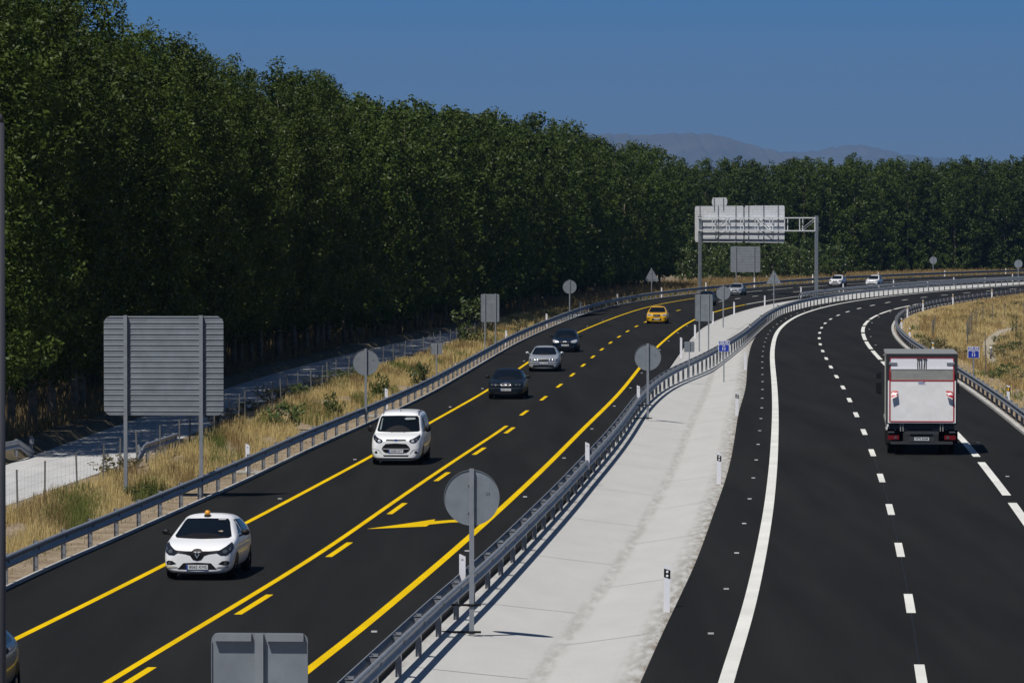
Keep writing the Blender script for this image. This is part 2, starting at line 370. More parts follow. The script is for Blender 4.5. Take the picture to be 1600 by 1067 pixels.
# joints and hairline drains across the concrete
J = MB()
for k, d in enumerate(np.arange(72, 560, 7.4)):
    w = X('G', d) - X('E', d); a = X('E', d) + (0.56 * w if k % 2 else 0.1); b = X('G', d) - 0.3 if k % 2 else X('E', d) + .52 * w
    sk = random.uniform(-.25, .5); th = 0.02
    for i in range(8):
        x0 = a + (b - a) * i / 8; x1 = a + (b - a) * (i + 1) / 8; y0 = d + sk * i / 8; y1 = d + sk * (i + 1) / 8
        J.add([(x0, y0, zmed(x0, y0) + .006), (x1, y1, zmed(x1, y1) + .006), (x1, y1 + th * 2, zmed(x1, y1) + .006), (x0, y0 + th * 2, zmed(x0, y0) + .006)], [(0, 1, 2, 3)])
put(J.build('median_joints', plain('joint_dirt', (0.2, 0.19, 0.17), 0.9)), kind='structure')
# kerbs
def kerb(name, k, o0, o1, d0, d1, z):
    return ribbon(name, lambda d: off(k, d, o0), lambda d: off(k, d, o1), d0, d1, 2, z, M['kerb'], z + 0.03)
kerb('kerb', 'A', -0.14, -0.01, 60, 900, 0.055)
kerb('kerb', 'K', 0.01, 0.22, 120, 900, 0.10)
# verge earth strips
ribbon('verge', lambda d: (X('S', d) - .1, d) if d < 335 else off('A', d, -8), lambda d: off('A', d, -.15), 60, 900, 3, -0.012, M['verge'])
ribbon('verge', lambda d: off('K', d, 0.2), lambda d: off('K', d, 4.5), 120, 900, 3, -0.012, M['verge'])
# service road and bank under the trees
ribbon('service_road', lambda d: (X('T', d), d), lambda d: (X('S', d) - .12, d), 70, 420, 3, 0.0, M['service'])
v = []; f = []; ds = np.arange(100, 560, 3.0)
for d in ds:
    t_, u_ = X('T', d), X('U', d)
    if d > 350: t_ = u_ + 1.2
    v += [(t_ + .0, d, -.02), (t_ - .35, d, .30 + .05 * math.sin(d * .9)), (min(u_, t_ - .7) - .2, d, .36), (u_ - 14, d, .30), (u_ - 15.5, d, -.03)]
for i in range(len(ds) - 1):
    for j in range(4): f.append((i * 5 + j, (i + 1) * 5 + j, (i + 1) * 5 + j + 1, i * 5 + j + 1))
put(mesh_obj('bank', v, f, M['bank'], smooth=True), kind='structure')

# ------------------------------------------------------------------ road markings
def line(name, k, w, d0, d1, mat, o=0.0, z=0.004, step=2.0):
    st = min(step, (d1 - d0) / 2)
    return ribbon(name, lambda d: off(k, d, o - w / 2), lambda d: off(k, d, o + w / 2), d0, d1, (d1 - d0) / math.ceil((d1 - d0) / st) - 1e-6, z, mat)
def dashes(name, k, w, segs, mat, o=0.0, z=0.004):
    v = []; f = []
    for a, b in segs:
        n = max(2, int((b - a) / 2.5) + 1)
        for i in range(n):
            d = a + (b - a) * i / (n - 1); p = off(k, d, o - w / 2); q = off(k, d, o + w / 2)
            v += [(p[0], p[1], z), (q[0], q[1], z)]
            if i: m_ = len(v); f.append((m_ - 4, m_ - 3, m_ - 1, m_ - 2))
    return put(mesh_obj(name, v, f, mat), kind='structure')
line('yellow_edge_line', 'B', .17, 40, 515, M['yellow'])
line('yellow_lane_line', 'C', .16, 40, 187.5, M['yellow'])
line('yellow_edge_line', 'D', .20, 40, 465, M['yellow'])
dashes('yellow_lane_dashes', 'C', .17, [(83 + 16.75 * i - 2.6, 83 + 16.75 * i + 2.6) for i in range(-2, 7)], M['yellow'], o=.38)
dashes('yellow_lane_dashes', 'C', .17, [(83 + 16.75 * i - 2.6, 83 + 16.75 * i + 2.6) for i in range(7, 22)], M['yellow'])
dashes('white_lane_dashes', 'C', .17, [(83 + 16.75 * i - 2.6, 83 + 16.75 * i + 2.6) for i in range(24, 44)], M['white_paint'])
dashes('white_edge_dashes', 'B', .18, [(a, a + 19) for a in np.arange(519, 850, 23.0)], M['white_paint'])
line('white_edge_line', 'D', .2, 466, 850, M['white_paint'])
line('white_edge_line', 'H', .29, 40, 850, M['white_paint'])
dashes('white_lane_dashes', 'I', .2, [(83.6 + 16.4 * i - 2.5, 83.6 + 16.4 * i + 2.5) for i in range(-1, 40)], M['white_paint'])
dashes('white_edge_dashes', 'J', .27, [(139.6 + 23.1 * i, 139.6 + 23.1 * i + 19.4) for i in range(-3, 20)], M['white_paint'])
dashes('road_seam', 'I', .035, [(40, 420)], plain('seam_tar', (.004, .004, .004), .6), o=.0, z=.0025)
arrow = [(573, 826), (628, 818.5), (680, 810.8), (678, 813.8), (706, 811.8), (750, 811), (750, 814.5), (704, 815.8), (671, 819), (666, 822), (625, 823.8)]
put(mesh_obj('yellow_arrow_marking', [at(x, y, .005) for x, y in arrow], [tuple(range(len(arrow)))[::-1]], M['yellow']), kind='structure')
sb = MB(); sb.box((0, 0, .012), (.12, .10, .024)); sb.box((0, -.03, .022), (.11, .04, .012))
stud0 = None
def stud(k, d, o, lab, grp):
    global stud0
    x, y = off(k, d, o)
    if stud0 is None: stud0 = sb.build('road_stud', M['white_refl']); s = stud0
    else: s = stud0.copy(); C.objects.link(s)
    s.location = (x, y, 0); s.rotation_euler = (0, 0, head(k, d)); put(s, lab, 'road stud', grp)
for i in range(14): stud('B', 92 + 22.9 * i, -.36, 'small white reflective stud beside the left yellow edge line', 'studs along the left yellow line')
for i in range(14): stud('D', 93 + 22.9 * i, .36, 'small white reflective stud just right of the right-hand yellow edge line', 'studs along the right yellow line')
for i in range(34): stud('H', 92.5 + 11.3 * i, -.62, 'small white reflective stud left of the solid white edge line', 'studs along the solid white line')
for i in range(14): stud('J', 150 + 23 * i, .5, 'small white reflective stud right of the dashed white edge line', 'studs along the dashed white edge line')

# ------------------------------------------------------------------ guardrails
WP = [(.0, .155), (.028, .125), (.030, .105), (.0, .075), (-.030, .045), (-.034, .0), (-.030, -.045), (.0, -.075), (.030, -.105), (.028, -.125), (.0, -.155)]
WP = [(.008, .158), (.045, .145), (.070, .110), (.060, .075), (.012, .040), (.0, .0), (.012, -.040), (.060, -.075), (.070, -.110), (.045, -.145), (.008, -.158)]
def sweep(path, prof, side, zc, thick=0.004):
    """prof (out, z) swept along path [(x,y,z)], out to `side`"""
    v = []; f = []; n = len(prof)
    for i, (x, y, z) in enumerate(path):
        a = path[max(0, i - 1)]; b = path[min(len(path) - 1, i + 1)]
        t = Vector((b[0] - a[0], b[1] - a[1])).normalized(); nx, ny = t.y * side, -t.x * side
        for (o_, h) in prof: v.append((x + nx * o_, y + ny * o_, z + zc + h))
    for i in range(len(path) - 1):
        for j in range(n - 1):
            q = (i * n + j, i * n + j + 1, (i + 1) * n + j + 1, (i + 1) * n + j)
            f.append(q if side < 0 else q[::-1])
    return v, f
def guardrail(label, pathf, d0, d1, spacing, double, side, post_h=.75, zf=lambda x, y: 0.0, group=None, zc=.57, ends=False, step=2.0, maxposts=100):
    x0, y0 = pathf(d0); org = Vector((x0, y0, 0))
    root = thing('guardrail', label, 'guardrail', org, 0, group)
    ds = list(np.arange(d0, d1, step)); pth = []
    for d in ds:
        x, y = pathf(d); pth.append((x - org.x, y - org.y, 0.0))
    if ends:
        n_ = len(pth)
        for i in range(n_):
            e = min(i * step, 1e9) / 2.2 if ends in ('near', 'both') else 9
            e2 = (n_ - 1 - i) * step / 2.2 if ends in ('far', 'both') else 9
            k = min(1, e, e2); pth[i] = (pth[i][0], pth[i][1], -.5 * (1 - k))
    for sd in ((-1, 1) if double else (side,)):
        v, f = sweep([(x, y, z) for x, y, z in pth], [(o_ + (.10 if double else .07), h) for o_, h in WP], sd, zc)
        b = mesh_obj('beam', v, f, M['galv'], root, smooth=True)
        so = b.modifiers.new('solid', 'SOLIDIFY'); so.thickness = .006; so.offset = 0
    # posts
    pv = []; s = 0; last = pathf(d0); acc = spacing * .5; d = d0
    pts = []
    while d < d1 - .3:
        d += .25; x, y = pathf(d); s += math.hypot(x - last[0], y - last[1]); last = (x, y)
        if s >= acc: acc += spacing; pts.append((x, y, d))
    def post_mb(mb, Mx, zg):
        H = post_h - zg
        mb.box((0, .0275, zg + H / 2), (.12, .006, H), Mx); mb.box((-.057, 0, zg + H / 2), (.006, .05, H), Mx); mb.box((.057, 0, zg + H / 2), (.006, .05, H), Mx)
        w = .26 if double else .15
        mb.box((0 if double else side * .03, 0, .57), (w, .09, .20), Mx)
        if double: mb.box((0, 0, .7), (.2, .10, .006), Mx)
        mb.box((0, -.03, zg + H * .3), (.114, .004, .012), Mx)
        for sd in ((-1, 1) if double else (side,)): mb.box((sd * ((.10 if double else .07) + .012), 0, .57), (.02, .035, .03), Mx)
    proto = {}
    for i, (x, y, d) in enumerate(pts[:maxposts]):
        zg = round(zf(x, y) * 20) / 20 - .03
        ang = -math.atan2(pathf(d + 1)[0] - pathf(d - 1)[0], pathf(d + 1)[1] - pathf(d - 1)[1])
        if zg not in proto:
            mb = MB(); post_mb(mb, None, zg); p_ = mb.build('post', M['galv_dark'], root); proto[zg] = p_
        else:
            p_ = proto[zg].copy(); C.objects.link(p_); p_.parent = root
        p_.location = (x - org.x, y - org.y, 0); p_.rotation_euler = (0, 0, ang)
    if len(pts) > maxposts:
        mb = MB()
        for (x, y, d) in pts[maxposts:]:
            ang = -math.atan2(pathf(d + 1)[0] - pathf(d - 1)[0], pathf(d + 1)[1] - pathf(d - 1)[1])
            post_mb(mb, Matrix.Translation((x - org.x, y - org.y, 0)) @ Matrix.Rotation(ang, 4, 'Z'), zf(x, y) - .03)
        put(mb.build('posts', M['galv_dark'], root), kind='stuff')
    return root
guardrail('long steel guardrail along the left verge, beside the dry grass', lambda d: off('A', d, -.27), 62, 860, 4.1, False, 1)
def rp(d): return X('R', d), d
guardrail('double sided steel guardrail crossing the pale concrete median to the right-hand road', rp, 58, 760, 4.1, True, 1, zf=lambda x, y: zmed(x, y))
guardrail('far double steel guardrail starting behind the gantry leg, on the far side of the median', lambda d: off('E', d, .35), 500, 850, 4.0, True, 1, zf=lambda x, y: zmed(x, y), ends='near')
guardrail('steel guardrail curving round the right-hand dry grass field', lambda d: off('K', d, .42), 130, 860, 4.0, False, -1, zc=.56)
def seg(a, b):
    a = Vector(a); b = Vector(b)
    return lambda t: tuple((a + (b - a) * t / (b - a).length)[:2])
a1 = at(-60, 737); b1 = at(50, 713); guardrail('short guardrail end piece at the left edge of the service road', seg((a1.x, a1.y), (b1.x, b1.y)), 0, (b1 - a1).length, 2.2, False, 1, ends='far', step=.5)
a1 = at(207, 731); b1 = at(276, 706); guardrail('short guardrail end piece sloping to the ground behind the large ribbed sign', seg((a1.x, a1.y), (b1.x, b1.y)), 0, (b1 - a1).length, 2.2, False, 1, ends='near', step=.5)

# ------------------------------------------------------------------ delineator posts
def delineator(px=None, k=None, o=0, d=None, zt=1.05, dark=False, yel=False, label='', group='', zbase=0.0, lean=0.0):
    if d is None: d = solve(k, px, o)
    x, y = off(k, d, o)
    root = thing('delineator_post', label, 'delineator post', (x, y, zbase), head(k, d), group)
    root.rotation_euler = (0, lean, head(k, d))
    H = zt - zbase; mb = MB()
    prof = [(-.07, -.0), (.07, 0), (.05, .035), (-.05, .035)]
    vs = [(a, b, 0) for a, b in prof] + [(a, b, H - (.05 if a > 0 else 0)) for a, b in prof]
    mb.add(vs, [(0, 1, 5, 4), (1, 2, 6, 5), (2, 3, 7, 6), (3, 0, 4, 7), (4, 5, 6, 7), (3, 2, 1, 0)])
    mb.build('post_body', M['white_plastic'], root)
    s = -.004
    if dark:
        b2 = MB(); b2.add([(-.072, s, H - .27), (.072, s, H - .31), (.072, s, H - .12), (-.072, s, H - .08)], [(0, 1, 2, 3)])
        bb = b2.build('black_band', M['black_plastic'], root)
        b3 = MB()
        if yel: b3.box((0, s - .004, H - .195), (.07, .006, .15))
        else:
            for zz in (H - .15, H - .24): b3.cyl((0, s - .001, zz), (0, s - .008, zz), .028, n=14)
        b3.build('reflector', M['reflector'] if yel else M['white_refl'], bb)
    else:
        b3 = MB(); b3.box((0, s, H - .12), (.05, .004, .02)); b3.build('fixing', M['galv_dark'], root)
    return root
ORD = ['nearest', 'second', 'third', 'fourth', 'fifth', 'sixth', 'seventh', 'eighth', 'ninth', 'tenth', 'eleventh', 'twelfth', 'thirteenth', 'fourteenth']
def ordl(i): return ORD[i] if i == 0 else ORD[i] + ' nearest'
for i, (px, yt) in enumerate([(385, 694), (602, 608), (791, 516), (854.5, 490), (907, 472), (964, 459), (1033, 449), (1103, 441), (1179, 433.6), (1270, 428.5), (1371, 425.5), (1477.5, 422.5), (1572, 419.5)]):
    d = solve('A', px, -.55); z = 8.5 - (yt - HOR) * d / F
    delineator(px, 'A', -.55, d, min(1.5, max(1.0, z)), label='plain white delineator post behind the left guardrail, %s to the viewer' % ordl(i), group='white delineators behind the left guardrail')
for i, (px, yt, o) in enumerate([(722, 866, .2), (918, 690, .2), (998, 602, .2), (1064.5, 527, .3), (1086, 507, .3), (1114, 486, .3), (1147, 471.5, .3), (1195, 461.5, .3), (1252, 448, -.1), (1318, 443, -.1), (1397, 437, -.1), (1490, 433, -.1), (1583, 428, -.1)]):
    d = solve('E', px, o); x, y = off('E', d, o); zb = (.42 if i < 3 else zmed(x, y)) if o > 0 else 0; z = 8.5 - (yt - HOR) * d / F
    delineator(px, 'E', o, d, min(1.3, max(.85, z)), label='plain white delineator post where the left road meets the median, %s to the viewer' % ordl(i), group='white delineators on the left edge of the median', zbase=zb)
for i, (px, o, zt) in enumerate([(1042, -.25, 1.0), (1123.5, -.35, 1.0), (1151.5, -.35, 1.0), (1164.7, -.3, 1.0)]):
    d = [98.8, 147.5, 200, 262][i]; x = (px - 800) / F * d
    o_ = x - X('G', d)
    delineator(None, 'G', o_, d, zmed(x, d) + 1.05, dark=(i < 3), label='black-banded delineator on the right edge of the median, %s to the viewer' % ordl(i), group='banded delineators along the right edge of the median', zbase=zmed(x, d), lean=.015)
for i, px in enumerate([1172, 1189, 1215.7, 1311, 1374, 1450, 1540]):
    d = solve('R', px, 0, 300, 760)
    delineator(px, 'R', 0, d, 1.0, dark=True, label='small banded delineator on top of the median guardrail, %s to the viewer' % ordl(i), group='delineators standing in the median guardrail', zbase=0.35)
for i, d in enumerate([204.5, 278, 316, 348, 400, 430, 465, 500]):
    delineator(None, 'K', .75, d, 1.1, dark=True, yel=True, label='white delineator with yellow reflector, right roadside, %s to the viewer' % ordl(i), group='yellow reflector delineators behind the right guardrail')

# ------------------------------------------------------------------ signs seen from behind
def lipped(mb, poly, y, t, lip=.025):
    mb.prism(poly, y, y + t)
def round_sign(label, px, py_base, cz, r, gantry=False, zb=0.0, rz=None, post_w=.10, brace=False):
    p = at(px, py_base, 0.0 if zb == 0 else zb)
    root = thing('round_sign', label, 'road sign', (p.x, p.y, zb), rz if rz is not None else 0)
    mb = MB(); n = 40
    cz -= zb
    poly = [(r * math.cos(2 * PI * i / n), cz + r * math.sin(2 * PI * i / n)) for i in range(n)]
    mb.prism(poly, .06, .064); rim = [(1.0, .04), (1.0, .068), (.985, .068), (.985, .04)]
    vs = []; fs = []
    for i in range(n):
        a = 2 * PI * i / n
        for (q, yy) in rim: vs.append((r * q * math.cos(a) * 1.004, yy, cz + r * q * math.sin(a) * 1.004))
    for i in range(n):
        for j in range(4):
            fs.append((i * 4 + j, i * 4 + (j + 1) % 4, ((i + 1) % n) * 4 + (j + 1) % 4, ((i + 1) % n) * 4 + j))
    mb.add(vs, fs)
    d_ = mb.build('disc', M['panel'], root)
    pb = MB(); top = cz + r + .03
    pb.box((0, 0, top / 2), (post_w, .06, top)); pb.build('post', M['galv'], root)
    cl = MB(); 
    for s in (-.5, .5): cl.box((0, .046, cz + s * r), (post_w * 1.7, .028, .05))
    cl.build('clamp', M['galv_dark'], root)
    if r > .5:
        lb = MB(); x0 = r * .58
        for (a, b, w, h) in ((0, .05, .09, .006), (0, 0, .09, .006), (-.02, .025, .006, .05), (.03, .03, .012, .03)): lb.box((x0 + a, .0585, cz + .05 + b), (w, .002, h))
        lb.build('rear_label', M['dark_frame'], d_)
    if brace:
        for z_, xx in ((.62, -.42), (.05, -.62)):
            bb = MB(); bb.box((xx / 2 + .07, 0.04, z_), (abs(xx) + .25, .05, .045)); bb.box((.0, .0, z_), (.16, .12, .05)); bb.build('brace', M['black_plastic'], root)
    return root
round_sign('largest grey round sign back, on a braced post beside the median guardrail', 737, 991, 2.72, .585, zb=-.16, rz=-.05, brace=True)
round_sign('grey round sign back behind the left guardrail, just above the white van', 571.5, 663, 2.62, .55, rz=-.07)
round_sign('grey round sign back on the median guardrail, where the yellow line bends', 1012, 655, 2.6, .58, zb=-.12, rz=-.07, brace=True)
round_sign('small grey round sign back above the left guardrail, against the dark trees', 890, 496, 2.75, .62, rz=-.1)
round_sign('small grey round sign back standing on the pale median beside the paired post panel', 1130, 511.5, 2.65, .58, zb=-.2, rz=-.1)
round_sign('tiny round sign back on the far guardrail, right of the two white cars', 1458, 430.5, 2.45, .6, rz=-.3)
round_sign('tiny far round sign back in the median at the right edge of the photo', 1591, 440, 2.55, .6, rz=-.3)
def tri_sign(label, px, pyb, zlo, side, zb=0.0):
    p = at(px, pyb, zb); root = thing('triangular_sign', label, 'road sign', (p.x, p.y, zb), -.12)
    h = side * .9; mb = MB(); zl = zlo - zb; r = .06
    pts = []
    for (cx, cz, a0) in ((0, zl + h - r * 2, 30), (-side / 2 + r * 1.6, zl + r, 150), (side / 2 - r * 1.6, zl + r, 270)):
        for i in range(5): a = math.radians(a0 + 30 * i); pts.append((cx + r * math.cos(a), cz + r * math.sin(a)))
    mb.prism(pts, .05, .056); mb.build('panel', M['panel'], root)
    pb = MB(); pb.box((0, 0, (zl + h) / 2), (.09, .06, zl + h)); pb.build('post', M['galv'], root)
    cl = MB(); cl.box((0, .04, zl + .2), (side * .5, .02, .05)); cl.box((0, .04, zl + h * .6), (side * .25, .02, .05)); cl.build('clamp', M['galv_dark'], root)
tri_sign('grey back of a triangular warning sign above the left guardrail, left of the gantry', 1018, 464, 1.8, 1.72)
tri_sign('grey back of a triangular warning sign standing on the median in front of the gantry', 1209, 481, 2.25, 1.55, zb=-.2)
def ribbed(mb, w, z0, z1, n, y=.0, r=.22, M_=None):
    """horizontal extruded aluminium planks: shallow steps, corners rounded"""
    H = z1 - z0; h = H / n
    def half(z):
        e = min(z - z0, z1 - z)
        return w / 2 if e >= r else w / 2 - r + math.sqrt(max(0, r * r - (r - e) ** 2))
    for i in range(n):
        a = z0 + i * h; b = a + h
        pr = [(0, a + .0), (-.004, a + h * .1), (-.004, b - h * .28), (-.022, b - h * .24), (-.022, b - h * .10), (-.004, b - .002)]
        prev = None
        for (oy, zz) in pr:
            hw = half(min(max(zz, z0 + .001), z1 - .001)); cur = [(-hw, y + oy, zz), (hw, y + oy, zz)]
            if prev: mb.add([prev[0], prev[1], cur[1], cur[0]], [(0, 1, 2, 3)], M_)
            prev = cur
    poly = [(s * half(z0 + H * t), z0 + H * t) for s, ts in ((1, [0.001, .01, .03, .06, .5, .94, .97, .99, .999]), (-1, [.999, .99, .97, .94, .5, .06, .03, .01, .001])) for t in ts]
    mb.prism(poly, y + .004, y + .012, M_)
def panel_sign(label, cx, pyb, w, z0, z1, posts, n=None, zb=0.0, rz=0.0, bracket=False, d=None, post_w=.09, nm='panel_sign'):
    p = at(cx, pyb, zb); root = thing(nm, label, 'road sign', (p.x, p.y, zb), rz)
    z0 -= zb; z1 -= zb; mb = MB()
    if n: ribbed(mb, w, z0, z1, n, .11)
    else:
        mb.prism(rrect(0, (z0 + z1) / 2, w, z1 - z0, min(.09, w * .08)), .06, .066)
        e = .02
        for s in (-1, 1): mb.box((s * (w / 2 - .004), .052, (z0 + z1) / 2), (.008, .03, z1 - z0 - .2))
    mb.build('panel', M['panel'], root)
    for x_ in posts:
        pb = MB(); pb.box((x_, 0.02, (z1 + (.03 if not bracket else -.01)) / 2), (post_w, .07 if not n else .12, z1 + (.03 if not bracket else -.01))); pb.build('post', M['galv'], root)
    if bracket:
        for zz in (z1 - .05, z0 + .1):
            bb = MB(); bb.box((-w * .27, .02, zz), (w * .38, .075, .085)); bb.box((w * .27, .02, zz), (w * .38, .075, .085)); bb.build('bracket', M['galv'], root)
    return root
panel_sign('large ribbed grey sign back with rounded corners on two posts left of the road', 255.5, 779, 3.7, 2.56, 5.62, (-1.17, 1.17), n=18, rz=-.04, post_w=.11, nm='ribbed_sign')
panel_sign('rectangular grey sign back cut off by the bottom edge of the photo', 405.5, 1508, 1.13, 2.3, 3.73, (0,), zb=-.15, bracket=True, rz=-.06, post_w=.10)
panel_sign('plain upright grey sign back on two posts behind the left guardrail by the leafy bush', 765.5, 554, 1.2, 2.1, 3.9, (-.33, .36), rz=-.08, post_w=.08)
panel_sign('small square grey sign back above the left verge grass', 682, 596, .62, 1.45, 2.05, (0,), rz=-.07, post_w=.07)
panel_sign('plain upright grey sign back on two posts standing in the middle of the median', 1099.5, 551, 1.2, 1.83, 3.65, (-.3, .33), zb=-.3, rz=-.1, post_w=.09)
panel_sign('small square grey sign back on a thin post right of the median guardrail', 1077, 598, .56, 1.43, 2.0, (0,), zb=-.25, rz=-.07, post_w=.06)
panel_sign('distant ribbed grey sign back under the gantry, behind the guardrail', 1164.5, 447, 4.0, 1.85, 5.3, (-1.25, 1.2), n=16, rz=-.15, post_w=.1, nm='ribbed_sign')
def text_mesh(txt, size, mat, parent, loc, name='lettering', bold=0.0, rot=(PI / 2, 0, 0), width=None, ext=.0015):
    cu = bpy.data.curves.new('t', 'FONT'); cu.body = txt; cu.size = size; cu.align_x = 'CENTER'; cu.align_y = 'CENTER'; cu.offset = bold; cu.extrude = ext
    o = bpy.data.objects.new('t', cu); C.objects.link(o); bpy.context.view_layer.update()
    me = bpy.data.meshes.new_from_object(o.evaluated_get(bpy.context.evaluated_depsgraph_get()))
    bpy.data.objects.remove(o); me.materials.clear(); me.materials.append(mat); me.name = name
    if width:
        xs = [v.co.x for v in me.vertices]; k = width / (max(xs) - min(xs))
        for v in me.vertices: v.co.x *= k
    r = bpy.data.objects.new(name, me); C.objects.link(r); r.parent = parent; r.location = loc; r.rotation_euler = rot
    return r
def km_sign(label, px, pyb, zb):
    p = at(px, pyb, zb); root = thing('kilometre_sign', label, 'road sign', (p.x, p.y, zb), -.08)
    c = 1.7 - zb; w = .62
    mb = MB(); mb.prism(rrect(0, c, w, w * .98, .05), .0, .02); b = mb.build('panel', M['sign_white'], root)
    m2 = MB(); m2.prism(rrect(0, c - .105, w - .06, .37, .03), -.004, .0); m2.build('blue_field', M['blue'], b)
    m3 = MB(); m3.prism(rrect(0, c + .2, w - .06, .155, .03), -.004, .0); m3.build('blue_field', M['blue'], b)
    text_mesh('GR-43', .17, M['sign_white'], root, (0, -.007, c + .2), bold=.004, width=.46)
    text_mesh('km', .11, M['sign_white'], root, (0, -.007, c + .015), bold=.002)
    text_mesh('11', .23, M['sign_white'], root, (0, -.007, c - .15), bold=.006)
    pb = MB(); pb.box((0, .05, c / 2 + .1), (.07, .05, c + .3)); pb.build('post', M['galv'], root)
km_sign('small blue kilometre 11 sign on the concrete median, right of the guardrail', 1131, 597.5, -.3)
km_sign('small blue kilometre 11 sign behind the right-hand guardrail, right of the truck', 1521, 601, 0.0)

# gantry
gl = Vector(((1093.5 - 800) / F * 545, 545, 0)); gr = Vector(((1275.5 - 800) / F * 516, 516, 0)); gv = gr - gl; L = gv.length; ga = math.atan2(gv.y, gv.x)
root = thing('sign_gantry', 'tall steel gantry over the left road carrying two big ribbed sign backs', 'gantry', gl, ga)
for x_ in (0, L):
    pb = MB(); pb.box((x_, 0, 4.65), (.34, .3, 9.3)); pb.box((x_, 0, .05), (.8, .8, .1)); pb.build('column', M['panel'], root)
ch = MB()
for y_ in (-.2, .2):
    for z_ in (9.05, 7.55): ch.box((L / 2, y_, z_), (L, .10, .13))
wb = ch; nb = 8
for i in range(nb + 1):
    xx = L * i / nb
    for y_ in (-.2, .2): wb.box((xx, y_, 8.3), (.14, .05, 1.40))
    for z_ in (9.05, 7.55): wb.box((xx, 0, z_), (.07, .42, .07))
    if i < nb and i in (1, 4, 7):
        for y_ in (-.2, .2):
            a = Vector((xx, y_, 7.6 if i % 2 else 9.0)); b = Vector((xx + L / nb, y_, 9.0 if i % 2 else 7.6)); wb.cyl(a, b, .035, n=6)
ch.build('truss', M['panel_sunlit'], root)
def gx(px):                                             # station along the gantry seen at px
    lo, hi = -4, L + 3
    for _ in range(50):
        m_ = (lo + hi) / 2; q = gl + gv.normalized() * m_ + Vector((-math.sin(ga), math.cos(ga), 0)) * .4
        if 800 + F * q.x / q.y < px: lo = m_
        else: hi = m_
    return lo
for (a, b, z0, z1, n) in ((1085.5, 1161.3, 6.13, 10.5, 22), (1163, 1225.5, 6.13, 10.5, 22), (1112, 1136, 10.52, 11.5, 5)):
    xa, xb = gx(a), gx(b); mb = MB()
    ribbed(mb, xb - xa, z0, z1, n, .42, r=.35 if n > 6 else .45, M_=Matrix.Translation(((xa + xb) / 2, 0, 0)))
    sp = mb.build('sign_panel', M['panel_sunlit'], root)
    for t in ((.12, .5, .86) if n > 6 else (.2, .8)):
        st = MB(); st.box((xa + (xb - xa) * t, .34, (z0 + z1) / 2 - (0 if n > 6 else .35)), (.16, .07, z1 - z0 + (-.02 if n > 6 else .5)))
        st.build('stiffener', M['panel'], sp)

# near lamp post at the left frame edge
root = thing('lamp_post', 'dark grey out-of-focus post running down the left edge of the photo', 'post', (-800 / F * 45 - .01, 45, 0))
mb = MB(); mb.cyl((0, 0, 0), (0, 0, 9.5), .065, .058, n=16); mb.cyl((0, 0, 9.5), (0, 0, 9.59), .058, .03, n=16); mb.build('shaft', M['post_paint'], root)
mb = MB(); mb.cyl((0, 0, 0), (0, 0, .05), .2, n=16); mb.build('base_plate', M['galv_dark'], root)

# ------------------------------------------------------------------ vehicles
def body_mesh(st, name, mat, root):
    """st: stations (y, z0, w, zb, wb, zt, wt) front to rear; half ring of 9 points each"""
    v = []; f = []; n = 9
    def ring(s):
        y, z0, w, zb, wb, zt, wt = s
        h = [(0, z0), (w * .62, z0), (w * .93, z0 + .05), (w, z0 + (zb - z0) * .5), (wb, zb), ((wb * .45 + wt * .55), zb + (zt - zb) * .52), (wt, zt - min(.05, (zt - zb) * .25)), (wt * .62, zt), (0, zt + .012)]
        return [(x, y, z) for x, z in h] + [(-x, y, z) for x, z in h[-2:0:-1]]
    for s in st: v += ring(s)
    k = 16
    for i in range(len(st) - 1):
        for j in range(k): f.append((i * k + j, (i + 1) * k + j, (i + 1) * k + (j + 1) % k, i * k + (j + 1) % k))
    for base, rev in ((0, False), ((len(st) - 1) * k, True)):
        q = [(0, 1, 15), (1, 2, 14, 15), (2, 3, 13, 14), (3, 4, 12, 13), (4, 5, 11, 12), (5, 6, 10, 11), (6, 7, 9, 10), (7, 8, 9)]
        for a in q:
            a = [base + i for i in a]; f.append(a if not rev else a[::-1])
    o = mesh_obj(name, v, f, mat, root, smooth=True)
    bm = bmesh.new(); bm.from_mesh(o.data); bmesh.ops.recalc_face_normals(bm, faces=bm.faces); bm.to_mesh(o.data); bm.free()
    md = o.modifiers.new('s', 'SUBSURF'); md.levels = md.render_levels = 3
    bpy.context.view_layer.update(); dg = bpy.context.evaluated_depsgraph_get()
    me = bpy.data.meshes.new_from_object(o.evaluated_get(dg)); o.modifiers.clear(); o.data = me
    me.polygons.foreach_set('use_smooth', [True] * len(me.polygons))
    bm = bmesh.new(); bm.from_mesh(me); bvh = BVHTree.FromBMesh(bm); bm.free()
    return o, bvh
